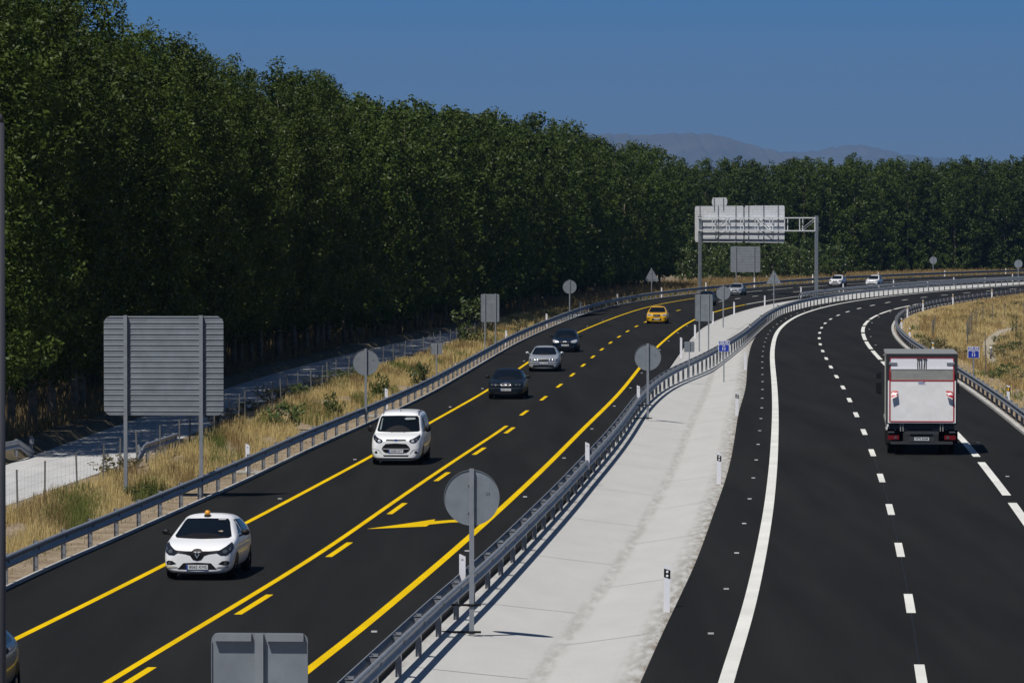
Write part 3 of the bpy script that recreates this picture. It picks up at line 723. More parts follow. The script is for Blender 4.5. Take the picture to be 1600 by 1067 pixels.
def patch(name, poly, axis, bvh, mat, parent, offs=.006, res=.07, sgn=-1, mirror=False, smooth=True):
    """outline projected on the body: axis 'y' looks along +y from the front (sgn -1) or along -y from the rear; axis 'x' from the side"""
    outs = []
    for mir in ((1, -1) if mirror else (1,)):
        bm = bmesh.new()
        pts = [(a * (mir if axis != 'x' else 1), b) for a, b in poly]
        vs = [bm.verts.new((a, b, 0)) for a, b in pts]; bm.faces.new(vs)
        for ax in (0, 1):
            lo = min(p[ax] for p in pts); hi = max(p[ax] for p in pts); t = math.floor(lo / res) * res + res
            while t < hi:
                g = list(bm.verts) + list(bm.edges) + list(bm.faces); co = [0, 0, 0]; no = [0, 0, 0]; co[ax] = t; no[ax] = 1
                bmesh.ops.bisect_plane(bm, geom=g, plane_co=co, plane_no=no, dist=1e-5); t += res
        bmesh.ops.triangulate(bm, faces=bm.faces)
        bad = []
        for v in bm.verts:
            a, b = v.co.x, v.co.y
            if axis == 'y': o_ = Vector((a, sgn * 20, b)); dr = Vector((0, -sgn, 0))
            elif axis == 'z': o_ = Vector((a, b, 20)); dr = Vector((0, 0, -1))
            else: o_ = Vector((mir * 20, a, b)); dr = Vector((-mir, 0, 0))
            h = bvh.ray_cast(o_, dr)
            if h[0] is None: bad.append(v); h = bvh.find_nearest(Vector((a, sgn * 2, b)) if axis == 'y' else Vector((mir * .8, a, b)))
            nrm = h[1] if h[1].dot(dr) < 0 else -h[1]
            v.co = h[0] + nrm * offs
        if name == 'windscreen' or name == 'windscreen_seal':
            A_ = np.array([[1, v.co.z, v.co.x ** 2] for v in bm.verts]); y_ = np.array([v.co.y for v in bm.verts]); k_ = np.linalg.lstsq(A_, y_, rcond=None)[0]; r_ = A_ @ k_
            sh = min(.09, max(0, float((r_ - y_).max())))
            for v, q_ in zip(bm.verts, r_): v.co.y = q_ - sh - (.003 if name == 'windscreen' else 0)
        if name in ('sun_reflection_patch', 'reflection_strip', 'sticker', 'dash_item'):
            for v in bm.verts: v.co.y -= .085
        me = bpy.data.meshes.new(name); 
        bmesh.ops.recalc_face_normals(bm, faces=bm.faces); bm.to_mesh(me); bm.free(); me.materials.append(mat)
        me.polygons.foreach_set('use_smooth', [smooth] * len(me.polygons))
        o = bpy.data.objects.new(name, me); C.objects.link(o); o.parent = parent; outs.append(o)
    return outs
def arc_poly(cx, cz, rx, rz, n=20, a0=0, a1=360): return [(cx + rx * math.cos(math.radians(a0 + (a1 - a0) * i / n)), cz + rz * math.sin(math.radians(a0 + (a1 - a0) * i / n))) for i in range(n if a1 - a0 >= 360 else n + 1)]
def wheel(root, x, y, r, w, rimmat, spokes=5):
    s = 1 if x > 0 else -1
    mb = MB(); prof = [(0.0, r * .64), (.0, r * .9), (.02, r * .97), (.05, r), (w - .05, r), (w - .02, r * .97), (w, r * .9), (w, r * .64)]; n = 28; vs = []; fs = []
    for i in range(n):
        a = 2 * PI * i / n
        for (t, q) in prof: vs.append((x - s * t, y + q * math.cos(a), r + q * math.sin(a)))
    k = len(prof)
    for i in range(n):
        for j in range(k - 1): fs.append((i * k + j, i * k + j + 1, ((i + 1) % n) * k + j + 1, ((i + 1) % n) * k + j))
    mb.add(vs, fs, smooth=True); wl = mb.build('wheel', M['rubber'], root)
    rb = MB(); rb.cyl((x - s * .06, y, r), (x - s * .12, y, r), r * .64, n=24); rb.cyl((x - s * .01, y, r), (x - s * .06, y, r), .06, n=12)
    for i in range(spokes):
        a = 2 * PI * i / spokes + .3; c_ = Vector((0, math.cos(a), math.sin(a))); t_ = Vector((0, -math.sin(a), math.cos(a)))
        b0 = Vector((x - s * .035, y, r)); q = [b0 + c_ * .05 + t_ * .035, b0 + c_ * r * .62 + t_ * .03, b0 + c_ * r * .62 - t_ * .03, b0 + c_ * .05 - t_ * .035]
        rb.add([*q, *[p - Vector((s * .03, 0, 0)) for p in q]], [(0, 1, 2, 3), (4, 7, 6, 5), (0, 4, 5, 1), (1, 5, 6, 2), (2, 6, 7, 3)])
    rb.build('rim', rimmat, wl)
def ellipsoid(mb, c, d, n=10, m_=7, M_=None):
    vs = []; fs = []
    for j in range(m_ + 1):
        ph = PI * j / m_
        for i in range(n):
            a = 2 * PI * i / n; vs.append((c[0] + d[0] / 2 * math.sin(ph) * math.cos(a), c[1] + d[1] / 2 * math.sin(ph) * math.sin(a), c[2] + d[2] / 2 * math.cos(ph)))
    for j in range(m_):
        for i in range(n): fs.append((j * n + i, (j + 1) * n + i, (j + 1) * n + (i + 1) % n, j * n + (i + 1) % n))
    mb.add(vs, fs, M_, True)
def make_car(S, label, cat='car', px=None, py=None, rz=0, name='saloon_car'):
    p = at(px, py); root = thing(name, label, cat, p, rz)
    L, W, H = S['L'], S['W'] / 2, S['H']; paint = S['paint']; g = S.get('g', {})
    hb, hc = S['hood_front'], S['cowl']           # hood leading edge height, cowl height
    wy0, wy1 = S['wind']                          # windscreen base and top, distance from the nose
    belt = S.get('belt', hc - .02); wr = S['roof_w'] / 2; wb = W * .95; rear = S['rear']
    st = [(0.0, .22, W * .60, hb - .22, W * .58, hb - .13, W * .48),
          (.05, .16, W * .82, hb - .16, W * .77, hb - .06, W * .66),
          (.20, .15, W * .95, hb - .08, W * .90, hb + .0, W * .77),
          (.50, .15, W * .99, hb + (hc - hb) * .32, W * .955, hb + (hc - hb) * .50, W * .82),
          (wy0 - .12, .18, W, belt - .05, W * .96, hc - .02, W * .82),
          (wy0 + .06, .18, W, belt - .02, W * .955, hc + .07, W * .79),
          ((wy0 + wy1) / 2, .18, W, belt, W * .95, hc + (H - hc) * .54, (W * .80 + wr) / 2),
          (wy1, .18, W, belt + .01, W * .95, H - .065, wr),
          (wy1 + .35, .18, W, belt + .02, W * .95, H - .012, wr), (L * .55, .18, W, belt + .03, W * .95, H, wr)]
    if rear == 'hatch':
        st += [(L * .74, .18, W, belt + .04, W * .95, H - .02, wr * .98), (L * .88, .20, W * .98, belt + .05, W * .93, H - .10, wr * .93),
               (L - .18, .24, W * .93, belt + .02, W * .88, H - .30, wr * .9), (L - .05, .28, W * .86, belt - .08, W * .82, belt + .08, wr * .9), (L, .34, W * .72, belt - .25, W * .70, belt - .15, W * .6)]
    elif rear == 'van':
        st += [(L * .8, .2, W, belt + .03, W * .95, H, wr), (L - .2, .22, W * .98, belt + .03, W * .94, H - .03, wr), (L - .05, .26, W * .95, belt, W * .92, H - .16, wr * .95), (L, .32, W * .85, belt - .1, W * .85, H - .5, wr * .9)]
    else:
        st += [(L * .64, .18, W, belt + .03, W * .95, H - .03, wr * .97), (L * .74, .18, W, belt + .03, W * .95, belt + (H - belt) * .5, W * .78), (L * .80, .19, W, belt + .02, W * .94, belt + .06, W * .76),
               (L * .90, .20, W * .97, belt - .02, W * .91, belt + .04, W * .74), (L - .08, .24, W * .92, belt - .08, W * .87, belt + .0, W * .72), (L, .32, W * .78, belt - .25, W * .72, belt - .15, W * .6)]
    st = [(s[0] - 0.0, *s[1:]) for s in st]
    body, bvh = body_mesh(st, 'body', paint, root)
    P = lambda nm, poly, mat, par=body, **k: patch(nm, poly, 'y', bvh, mat, par, **k)
    # windscreen (rounded trapezoid), as glass
    zb_, zt_ = S.get('glass_z', (hc + .03, H - .10)); wbt, wtp = S['glass_w']
    r = .05
    ws = [(-wbt + r, zb_), (0, zb_ - .015), (wbt - r, zb_), (wbt, zb_ + r * .8), (wtp, zt_ - r), (wtp - r, zt_), (0, zt_ + .012), (-wtp + r, zt_), (-wtp, zt_ - r), (-wbt, zb_ + r * .8)]
    gl = P('windscreen', ws, M['glass'], root, res=.12)[0]
    fr = [(x * 1.025, zb_ + (z - zb_) * 1.02 - .006) for x, z in ws]; P('windscreen_seal', fr, M['black_plastic'], gl, offs=.003, res=.12)
    # side windows
    x = 'x'; zt2 = H - .12
    if rear == 'van': sw = [[(wy0 + .35, belt + .06), (wy0 + 1.35, belt + .06), (wy0 + 1.35, zt2 - .05), (wy1 + .25, zt2 - .05)]]
    else:
        mid = L * .52; e = L * .80 if rear == 'hatch' else L * .735
        sw = [[(wy0 + .42, belt + .05), (mid - .04, belt + .07), (mid - .04, zt2), (wy1 + .22, zt2 - .02)], [(mid + .04, belt + .07), (e, belt + .10), (e - .22, zt2 - .04), (mid + .04, zt2)]]
    for q in sw: patch('side_window', q, 'x', bvh, M['glass'], root, res=.15, mirror=True)
    # wheel arches and wheels
    rw = S.get('wheel_r', .31); fy, ry = S.get('axle', (.85, L - .72))
    for yy in (fy, ry):
        patch('wheel_arch', [p_ for p_ in arc_poly(yy, rw, rw + .045, rw + .045, 20, -18, 198)], 'x', bvh, M['black_plastic'], body, res=.12, mirror=True, offs=.004)
        for s in (-1, 1): wheel(root, s * (W * .955), yy, rw, .21, S.get('rimmat', M['rim']))
    ub = MB(); ub.box((0, L / 2, .2), (W * 1.5, L * .86, .12)); ub.build('underbody', M['black_plastic'], root)
    # mirrors
    mz = hc + .06 if rear != 'van' else hc + .10; ms = S.get('mirror', (.22, .14, .15)); mm = S.get('mirror_mat', M['black_plastic'])
    for s in (-1, 1):
        mb = MB(); ellipsoid(mb, (s * (W + ms[0] * .42), wy0 + .38, mz + .02), (ms[0], ms[1], ms[2])); mb.cyl((s * (W - .06), wy0 + .38, mz - .07), (s * (W + .05), wy0 + .38, mz - .02), .025, n=6)
        mb.build('wing_mirror', mm, root)
    # face
    for nm, poly, mat, mir, o_ in S['face']: P(nm, poly, mat, body if nm not in ('headlight', 'grille') else root, mirror=mir, offs=o_, res=.06)
    # door seams on the side
    for yy in (wy0 + .25, L * .52, L * .76 if rear == 'hatch' else L * .72): patch('door_seam', [(yy, .3), (yy + .008, .3), (yy + .008, belt), (yy, belt)], 'x', bvh, M['black_plastic'], body, offs=.002, mirror=True)
    # plate
    pz = S['plate'][0]; h = bvh.ray_cast(Vector((0, -5, pz)), Vector((0, 1, 0))); y_ = h[0].y - .012
    mb = MB(); mb.box((0, y_, pz), (.52, .014, .11)); pl = mb.build('number_plate', M['plate'], root)
    mb = MB(); mb.box((-.24, y_ - .0085, pz), (.04, .003, .105)); mb.build('plate_strip', M['eu_blue'], pl)
    if S['plate'][1]: text_mesh(S['plate'][1], .095, M['ink'], pl, (.022, y_ - .009, pz), bold=.0, width=.42)
    lz = S.get('wiper_z', zb_ + .02)
    wp = MB()
    for x0 in (-.55, .05):
        a = bvh.ray_cast(Vector((x0, -5, lz)), Vector((0, 1, 0)))[0]; b = bvh.ray_cast(Vector((x0 + .5, -5, lz + .015)), Vector((0, 1, 0)))[0]
        if a and b: wp.cyl(a + Vector((0, -.02, .0)), b + Vector((0, -.02, .0)), .008, n=5)
    wp.build('wiper', M['black_plastic'], body)
    return root, body, bvh, P
def diamond(parent, x, y, z, s):
    mb = MB(); pts = [(0, 1), (.62, 0), (0, -1), (-.62, 0)]; vs = []
    for k, yy in ((1, 0), (1, -.018), (.55, -.018), (.55, 0)):
        for a, b in pts: vs.append((x + a * s * k, y + yy, z + b * s * k))
    fs = []
    for r_ in range(3):
        for i in range(4): fs.append((r_ * 4 + i, r_ * 4 + (i + 1) % 4, r_ * 4 + 4 + (i + 1) % 4, r_ * 4 + 4 + i))
    mb.add(vs, fs); return mb.build('emblem', M['chrome'], parent)
def oval_badge(parent, x, y, z, w, h, mat):
    mb = MB(); mb.prism(arc_poly(x, z, w, h, 20), y - .012, y); o = mb.build('emblem', M['chrome'], parent)
    m2 = MB(); m2.prism(arc_poly(x, z, w * .84, h * .8, 20), y - .016, y - .012); m2.build('emblem_field', mat, o)
def fx(bvh, x, z): 
    h = bvh.ray_cast(Vector((x, -5, z)), Vector((0, 1, 0))); return h[0].y if h[0] else 0.1
BK, GR, LD, LC, LG, CH = M['black_plastic'], M['grille'], M['lamp_dark'], M['lamp_clear'], M['lamp_glass'], M['chrome']

# 1 white hatchback
wc = M['white_car']
face = [('headlight', [(.47, .655), (.56, .60), (.68, .60), (.78, .66), (.815, .74), (.80, .83), (.755, .885), (.66, .80), (.56, .735), (.475, .70)], LD, True, .008),
        ('lamp_reflector', [(.60, .655), (.67, .645), (.71, .69), (.66, .735), (.60, .71)], LG, True, .013), ('lamp_reflector', [(.73, .69), (.77, .72), (.765, .79), (.72, .75)], LG, True, .013),
        ('grille', [(-.50, .66), (-.28, .635), (-.17, .60), (-.10, .50), (0, .475), (.10, .50), (.17, .60), (.28, .635), (.50, .66), (.50, .715), (.28, .70), (.13, .70), (.08, .745), (0, .755), (-.08, .745), (-.13, .70), (-.28, .70), (-.50, .715)], BK, False, .008),
        ('lower_grille', [(-.47, .275), (0, .262), (.47, .275), (.33, .42), (0, .435), (-.33, .42)], GR, False, .006),
        ('fog_recess', [(.50, .40), (.62, .375), (.73, .37), (.755, .44), (.70, .475), (.60, .47)], BK, True, .006),
        ('fog_lamp', arc_poly(.665, .42, .038, .034, 12), LG, True, .012),
        ('bumper_blade', [(.44, .305), (.72, .30), (.75, .335), (.60, .345), (.50, .335)], LC, True, .008),
        ('lower_lip', [(-.70, .185), (.70, .185), (.68, .225), (-.68, .225)], BK, False, .004)]
S1 = dict(L=4.06, W=1.73, H=1.45, paint=wc, hood_front=.80, cowl=.98, wind=(1.10, 1.90), roof_w=1.16, rear='hatch', glass_w=(.665, .53), glass_z=(.965, 1.355), face=face, plate=(.325, '8065 KMS'), wheel_r=.30, rimmat=M['steelwheel'])
hd1 = head('B', 107)
r1, b1_, bv1, P1 = make_car(S1, 'white hatchback with an amber beacon on its roof, nearest whole car on the left road', px=308, py=907, rz=hd1, name='hatchback_car')
diamond(r1, 0, fx(bv1, 0, .63) - .012, .625, .095)
mb = MB(); y_ = 2.0; zt_ = bv1.ray_cast(Vector((-.03, y_, 5)), Vector((0, 0, -1)))[0].z
mb.cyl((-.03, y_, zt_ - .01), (-.03, y_, zt_ + .035), .085, .08, n=18); bc = mb.build('beacon', M['black_plastic'], r1)
mb = MB(); mb.cyl((-.03, y_, zt_ + .035), (-.03, y_, zt_ + .13), .072, .062, n=18); mb.cyl((-.03, y_, zt_ + .13), (-.03, y_, zt_ + .15), .062, .03, n=18); mb.build('lens', M['amber'], bc)
P1('sticker', [(.28, 1.335), (.45, 1.332), (.45, 1.345), (.28, 1.348)], M['plate'], r1, offs=.01)
mb = MB(); zt2 = bv1.ray_cast(Vector((-.08, 3.2, 5)), Vector((0, 0, -1)))[0].z; mb.cyl((-.08, 3.2, zt2), (-.08, 3.28, zt2 + .12), .008, n=5); mb.build('aerial', BK, r1)
P1('dash_item', [(.34, 1.10), (.42, 1.115), (.47, 1.10), (.45, 1.08), (.38, 1.085)], plain('tan_cover', (.30, .24, .18), .6), r1, offs=.009)
# 2 white van
face = [('headlight', [(.46, .86), (.50, .80), (.60, .775), (.69, .80), (.79, .90), (.83, 1.0), (.80, 1.06), (.72, 1.0), (.60, .93), (.50, .90)], LD, True, .008),
        ('lamp_reflector', arc_poly(.585, .845, .055, .045, 14), LC, True, .014), ('lamp_reflector', arc_poly(.705, .895, .04, .035, 12), LG, True, .014),
        ('upper_grille', [(-.36, .86), (.36, .86), (.34, .905), (-.34, .905)], BK, False, .008),
        ('grille', [(-.50, .58), (-.44, .49), (-.36, .44), (.36, .44), (.44, .49), (.50, .58), (.46, .66), (.36, .755), (0, .775), (-.36, .755), (-.46, .66)], BK, False, .008),
        ('grille_bar', [(-.46, .565), (.46, .565), (.46, .595), (-.46, .595)], LC, False, .014),
        ('lower_grille', [(-.46, .365), (-.42, .315), (.42, .315), (.46, .365)], BK, False, .006),
        ('fog_recess', arc_poly(.70, .46, .055, .045, 14), BK, True, .006), ('fog_lamp', arc_poly(.70, .46, .03, .025, 12), LG, True, .012),
        ('bumper_crease', [(.50, .40), (.62, .535), (.84, .57), (.84, .585), (.60, .555), (.49, .42)], LC, True, .006),
        ('lower_lip', [(-.74, .215), (.74, .215), (.72, .265), (-.72, .265)], BK, False, .004)]
S2 = dict(L=4.42, W=1.84, H=1.83, paint=M['white_van'], hood_front=.98, cowl=1.12, wind=(.98, 1.72), roof_w=1.42, rear='van', glass_w=(.735, .655), glass_z=(1.15, 1.665), face=face, plate=(.50, '5088 KFT'), wheel_r=.32, mirror=(.22, .16, .26), rimmat=M['steelwheel'])
r2, b2_, bv2, P2 = make_car(S2, 'white delivery van with a black lower grille, between the hatchback and the dark saloon', 'van', px=618.5, py=727, rz=head('B', 158), name='delivery_van')
oval_badge(r2, 0, fx(bv2, 0, .885) - .01, .885, .085, .036, M['eu_blue'])
P2('sun_reflection_patch', [(.18, 1.57), (.25, 1.61), (.56, 1.61), (.57, 1.55), (.26, 1.535)], plain('pale_reflection', (.22, .26, .27), .5), r2, offs=.009)  # sun reflection in the windscreen, painted as a pale grey patch
P2('reflection_strip', [(-.66, 1.20), (-.60, 1.20), (-.57, 1.58), (-.60, 1.60)], plain('dash_reflection', (.12, .15, .16), .5), r2, offs=.009)  # dashboard reflection in the glass, painted as a lighter strip
mb = MB(); z_ = bv2.ray_cast(Vector((0, 1.95, 5)), Vector((0, 0, -1)))[0].z; mb.cyl((0, 1.95, z_ - .02), (0, 2.12, z_ + .42), .011, .005, n=6); mb.build('aerial', BK, r2)
P2('washer_nozzle', [(-.235, 1.11), (-.20, 1.11), (-.20, 1.125), (-.235, 1.125)], BK, b2_, mirror=True)
mb = MB(); mb.box((-.62, 2.7, z_ + .005), (.03, 2.0, .02)); mb.box((.62, 2.7, z_ + .005), (.03, 2.0, .02)); mb.build('roof_ditch', M['lamp_glass'], b2_)
# saloons and the rest
def saloon(paint, label, px, py, L=4.75, W=1.80, H=1.43, style='a', rear='saloon', plate='', mirror_mat=None, rz=None, dcur=None, name='saloon_car'):
    if style == 'bmw':
        face = [('headlight', [(.36, .655), (.80, .64), (.83, .70), (.78, .745), (.42, .755), (.36, .73)], LD, True, .008),
                ('lamp_reflector', arc_poly(.50, .70, .045, .04, 12), LG, True, .013), ('lamp_reflector', arc_poly(.66, .695, .045, .038, 12), LG, True, .013),
                ('grille', [(.015, .66), (.21, .66), (.24, .70), (.22, .765), (.03, .775), (.015, .75)], CH, True, .008), ('grille_mesh', [(.035, .672), (.195, .672), (.215, .70), (.20, .752), (.045, .758)], GR, True, .013),
                ('bumper_trim', [(-.80, .525), (.80, .525), (.80, .55), (-.80, .55)], LG, False, .006), ('lower_grille', [(-.55, .28), (.55, .28), (.50, .38), (-.50, .38)], GR, False, .006)]
    elif style == 'passat':
        face = [('headlight', [(.37, .62), (.74, .615), (.80, .66), (.79, .735), (.42, .76), (.38, .72)], LG, True, .008), ('lamp_reflector', arc_poly(.50, .685, .05, .045, 12), LC, True, .013), ('lamp_reflector', arc_poly(.65, .68, .05, .042, 12), LC, True, .013),
                ('grille', [(-.34, .62), (-.28, .585), (.28, .585), (.34, .62), (.36, .73), (.33, .755), (-.33, .755), (-.36, .73)], CH, False, .008), ('grille_mesh', [(-.31, .625), (-.26, .605), (.26, .605), (.31, .625), (.325, .725), (-.325, .725)], GR, False, .013),
                ('bumper_trim', [(-.82, .47), (.82, .47), (.82, .50), (-.82, .50)], BK, False, .006), ('lower_grille', [(-.62, .26), (.62, .26), (.58, .40), (-.58, .40)], GR, False, .006)]
    elif style == 'citroen':
        face = [('headlight', [(.38, .66), (.52, .61), (.72, .62), (.80, .70), (.81, .79), (.74, .83), (.58, .79), (.42, .74)], LC, True, .008), ('lamp_reflector', arc_poly(.57, .69, .05, .045, 12), CH, True, .013),
                ('grille', [(-.30, .60), (.30, .60), (.34, .66), (.30, .71), (-.30, .71), (-.34, .66)], GR, False, .008), ('grille_chevron', [(-.14, .665), (0, .70), (.14, .665), (.14, .685), (0, .725), (-.14, .685)], CH, False, .013),
                ('lower_grille', [(-.60, .26), (.60, .26), (.56, .42), (-.56, .42)], GR, False, .006)]
    elif style == 'taxi':
        face = [('headlight', [(.36, .73), (.44, .68), (.72, .655), (.80, .70), (.81, .78), (.76, .82), (.55, .79)], LC, True, .008), ('lamp_shade', [(.42, .725), (.70, .70), (.74, .74), (.60, .76)], LD, True, .013),
                ('grille', [(-.36, .72), (-.30, .62), (-.10, .58), (.10, .58), (.30, .62), (.36, .72), (.26, .79), (-.26, .79)], GR, False, .008),
                ('lower_grille', [(-.45, .28), (.45, .28), (.36, .46), (-.36, .46)], GR, False, .006), ('fog_recess', [(.52, .42), (.78, .38), (.79, .50), (.66, .50)], M['red_lens'] if False else BK, True, .006),
                ('hood_marking', [(-.20, .935), (.35, .935), (.35, .97), (-.20, .97)], plain('orange_marking', (.55, .16, .01), .5), False, .006)]
    else:
        face = [('headlight', [(.42, .68), (.56, .62), (.74, .63), (.81, .72), (.80, .80), (.66, .78), (.50, .74)], LG, True, .008), ('grille', [(-.30, .54), (.30, .54), (.36, .62), (.30, .72), (-.30, .72), (-.36, .62)], GR, False, .008),
                ('lower_grille', [(-.55, .28), (.55, .28), (.50, .42), (-.50, .42)], GR, False, .006)]
    S = dict(L=L, W=W, H=H, paint=paint, hood_front=.80, cowl=.96, wind=(1.35, 2.15) if rear == 'saloon' else (1.15, 1.95), roof_w=W * .66, rear=rear, glass_w=(W * .385, W * .31), glass_z=(.965, H - .10), face=face, plate=(.47 if style not in ('taxi',) else .40, plate), wheel_r=.32, mirror_mat=mirror_mat or BK)
    if style == 'passat': S['plate'] = (.50, plate)
    return make_car(S, label, px=px, py=py, rz=rz if rz is not None else head('B', dcur), name=name)
r3, *_x = saloon(M['black_car'], 'dark blue-black saloon with twin kidney grille, in front of the silver saloon', 790, 624, style='bmw', dcur=218, plate='5087 FGW')
ob = oval_badge(r3, 0, fx(_x[1], 0, .80) - .005, .805, .045, .04, M['eu_blue'])
P3 = _x[2]; P3('window_trim', [(-.50, 1.315), (.50, 1.315), (.50, 1.325), (-.50, 1.325)], LG, r3, offs=.01)
saloon(M['silver_car'], 'silver saloon between the dark saloon and the navy blue car', 849, 581, style='passat', dcur=256, mirror_mat=M['silver_car'], plate='4213 DHB')
saloon(M['navy_car'], 'navy blue hatchback with pale headlights, behind the silver saloon', 882.5, 550.5, L=4.26, W=1.77, H=1.47, style='citroen', rear='hatch', dcur=296, plate='3374 FSB', name='hatchback_car')
rt, *_t = saloon(M['taxi_car'], 'bright yellow car driving alone near the bend', 1026, 506, L=4.36, W=1.81, H=1.45, style='taxi', rear='hatch', dcur=379, rz=head('B', 379) * 1.0, plate='6321 KJD', name='yellow_car')
diamond(rt, 0, fx(_t[1], 0, .69) - .012, .69, .09)
saloon(M['charcoal_car'], 'dark car mostly hidden behind the twin post panel on the median', 1102, 478, L=4.5, H=1.5, style='x', rear='hatch', dcur=457, name='hatchback_car')
saloon(M['silver_car'], 'silver car under the gantry signs, beside the small round median sign', 1147.5, 462, style='x', dcur=522, name='saloon_car')
saloon(M['white_car'], 'far white car right of the gantry leg, left one of the two', 1304.5, 447, L=4.3, H=1.46, style='x', rear='hatch', dcur=601, name='hatchback_car')
saloon(M['white_car'], 'far white car right of the gantry leg, right one of the two', 1361.5, 447.5, L=4.3, W=1.78, H=1.5, style='citroen', rear='hatch', dcur=604, name='hatchback_car')
# car cut by the lower left corner
S9 = dict(L=4.4, W=1.8, H=1.46, paint=M['blue_car'], hood_front=.82, cowl=.98, wind=(1.2, 2.0), roof_w=1.2, rear='hatch', glass_w=(.69, .55), glass_z=(.985, 1.36),
          face=[('headlight', [(.45, .68), (.60, .62), (.78, .64), (.83, .72), (.82, .80), (.66, .78)], LG, True, .008), ('grille', [(-.30, .54), (.30, .54), (.30, .72), (-.30, .72)], GR, False, .008), ('headlight_trim', [(.5, .80), (.80, .835), (.80, .85), (.5, .815)], CH, True, .012)],
          plate=(.42, ''), wheel_r=.31)
r9, b9_, bv9, P9 = make_car(S9, 'steel blue car cut off by the lower left corner of the photo', px=-112, py=1126, rz=head('B', 80), name='hatchback_car')
mb = MB(); mb.box((0, 2.1, 1.53), (1.2, .26, .07)); lb = mb.build('light_bar', M['white_plastic'], r9)
mb = MB()
mb.box((-.40, 2.1, 1.63), (.34, .22, .09)); mb.build('light_bar_lens', M['red_lens'], lb); mb = MB(); mb.box((.40, 2.1, 1.63), (.34, .22, .09)); mb.build('light_bar_lens', M['amber'], lb)
mb = MB(); mb.cyl((.52, 1.9, 1.40), (.50, 2.1, 1.54), .03, n=6); mb.build('light_bar_foot', BK, lb); mb = MB(); mb.cyl((-.52, 1.9, 1.40), (-.50, 2.1, 1.54), .03, n=6); mb.build('light_bar_foot', BK, lb)
mb = MB(); mb.cyl((.57, 2.1, 1.5), (.61, 2.1, 1.68), .012, n=5); mb.build('aerial', M['red'], r9)

# ------------------------------------------------------------------ box truck seen from behind
pt = at(1440, 711); tr = thing('box_truck', 'white and grey box truck with a raised tail lift, driving away on the right-hand road', 'truck', pt, head('I', 167) - .01); tr.scale = (1.03, 1, 1.03)
T0, T1, TW, TL, zb_ = 1.10, 3.60, 1.27, 6.1, 1.10
mb = MB(); mb.box((0, TL / 2 + .02, (T0 + T1) / 2), (2 * TW - .06, TL - .04, T1 - T0 - .04)); cb = mb.build('cargo_box', M['truck_grey'], tr)
mb = MB()
for s in (-1, 1):
    mb.box((s * (TW - .02), TL / 2, T1 - .05), (.06, TL, .11)); mb.box((s * (TW - .02), TL / 2, T0 + .05), (.06, TL, .12))
    for k in range(7): mb.box((s * (TW - .024), .5 + k * .85, (T0 + T1) / 2), (.012, .03, T1 - T0 - .25))
mb.box((0, TL / 2, T1 - .005), (2 * TW - .10, TL, .03)); mb.build('edge_profile', M['truck_alu'], cb)
mb = MB()
for s in (-1, 1): mb.box((s * (TW - .07), -.01, (T0 + T1) / 2), (.13, .09, T1 - T0))
mb.box((0, -.01, T1 - .06), (2 * TW - .27, .09, .12)); mb.box((0, -.01, T0 + .03), (2 * TW - .27, .09, .08)); mb.build('rear_frame', M['dark_frame'], tr)
for s in (-1, 1):
    mb = MB(); mb.box((s * .565, -.01, 3.22), (1.08, .05, .46)); dr = mb.build('rear_door', M['truck_door'], tr)
    mb = MB(); mb.cyl((s * .07, -.055, 3.02), (s * .10, -.055, 3.44), .016, n=8); mb.cyl((s * .15, -.055, 3.02), (s * .15, -.055, 3.44), .014, n=8); mb.box((s * .11, -.05, 3.42), (.14, .04, .035)); mb.build('lock_bar', M['dark_frame'], dr)
    mb = MB(); mb.box((s * 1.02, -.055, 3.26), (.28, .04, .07)); mb.cyl((s * 1.12, -.05, 3.20), (s * 1.12, -.05, 3.33), .02, n=8); mb.build('hinge', M['galv_dark'], dr)
mb = MB()
for s in (-1, 1): mb.box((s * 1.125, -.04, 3.23), (.045, .02, .50))
mb.box((0, -.04, 3.465), (2.2, .02, .035)); mb.build('red_tape', M['red'], tr)
mb = MB(); mb.box((0, -.075, 2.84), (2.24, .05, .39)); mb.box((0, -.085, 3.045), (2.28, .05, .03)); mb.build('upper_lift_panel', M['truck_alu'], tr)
mb = MB(); mb.box((0, -.10, 1.90), (2.40, .07, 1.50)); lift = mb.build('tail_lift', M['truck_white'], tr)
mb = MB()
for s in (-1, 1): mb.box((s * 1.13, -.142, 2.12), (.045, .01, 1.84))
mb.box((0, -.142, 2.655), (2.215, .01, .04)); mb.box((0, -.142, 1.20), (2.215, .01, .04)); mb.build('red_border', M['red'], lift)
mb = MB(); mb.box((0, -.139, 2.57), (.30, .004, .11)); lbp = mb.build('lift_label', M['sign_white'], lift)
mb = MB(); 
for k in range(3): mb.box((-.02 + .01 * k, -.1425, 2.60 - .03 * k), (.25 - .03 * k, .003, .014))
mb.build('label_print', M['eu_blue'], lbp); mb = MB(); mb.box((.09, -.1425, 2.612), (.07, .0035, .02)); mb.build('label_print', M['red'], lbp)
for s in (-1, 1):
    x0, x1 = s * 1.085, s * .85
    fl = MB(); a = [(x0, -.15, 2.28), (x1, -.15, 2.30), (x1 + s * .03, -.30, 2.10), (x0, -.30, 2.0)]
    q = [Vector(p_) for p_ in a]
    for k in range(4):
        t0, t1 = [(.0, .34), (0, 0), (.5, .88), (0, 0)][k]
        p0 = q[0].lerp(q[3], t0); p1 = q[1].lerp(q[2], t0); p2 = q[1].lerp(q[2], t1); p3 = q[0].lerp(q[3], t1)
        if k % 2 == 0: fl.add([p0, p1, p2, p3], [(0, 1, 2, 3)])
    f2 = MB(); f2.add([p_ + Vector((0, .004, -.004)) for p_ in q], [(0, 1, 2, 3)]); fo = f2.build('warning_flag', M['sign_white'], tr); fl.build('flag_stripes', M['red'], fo)
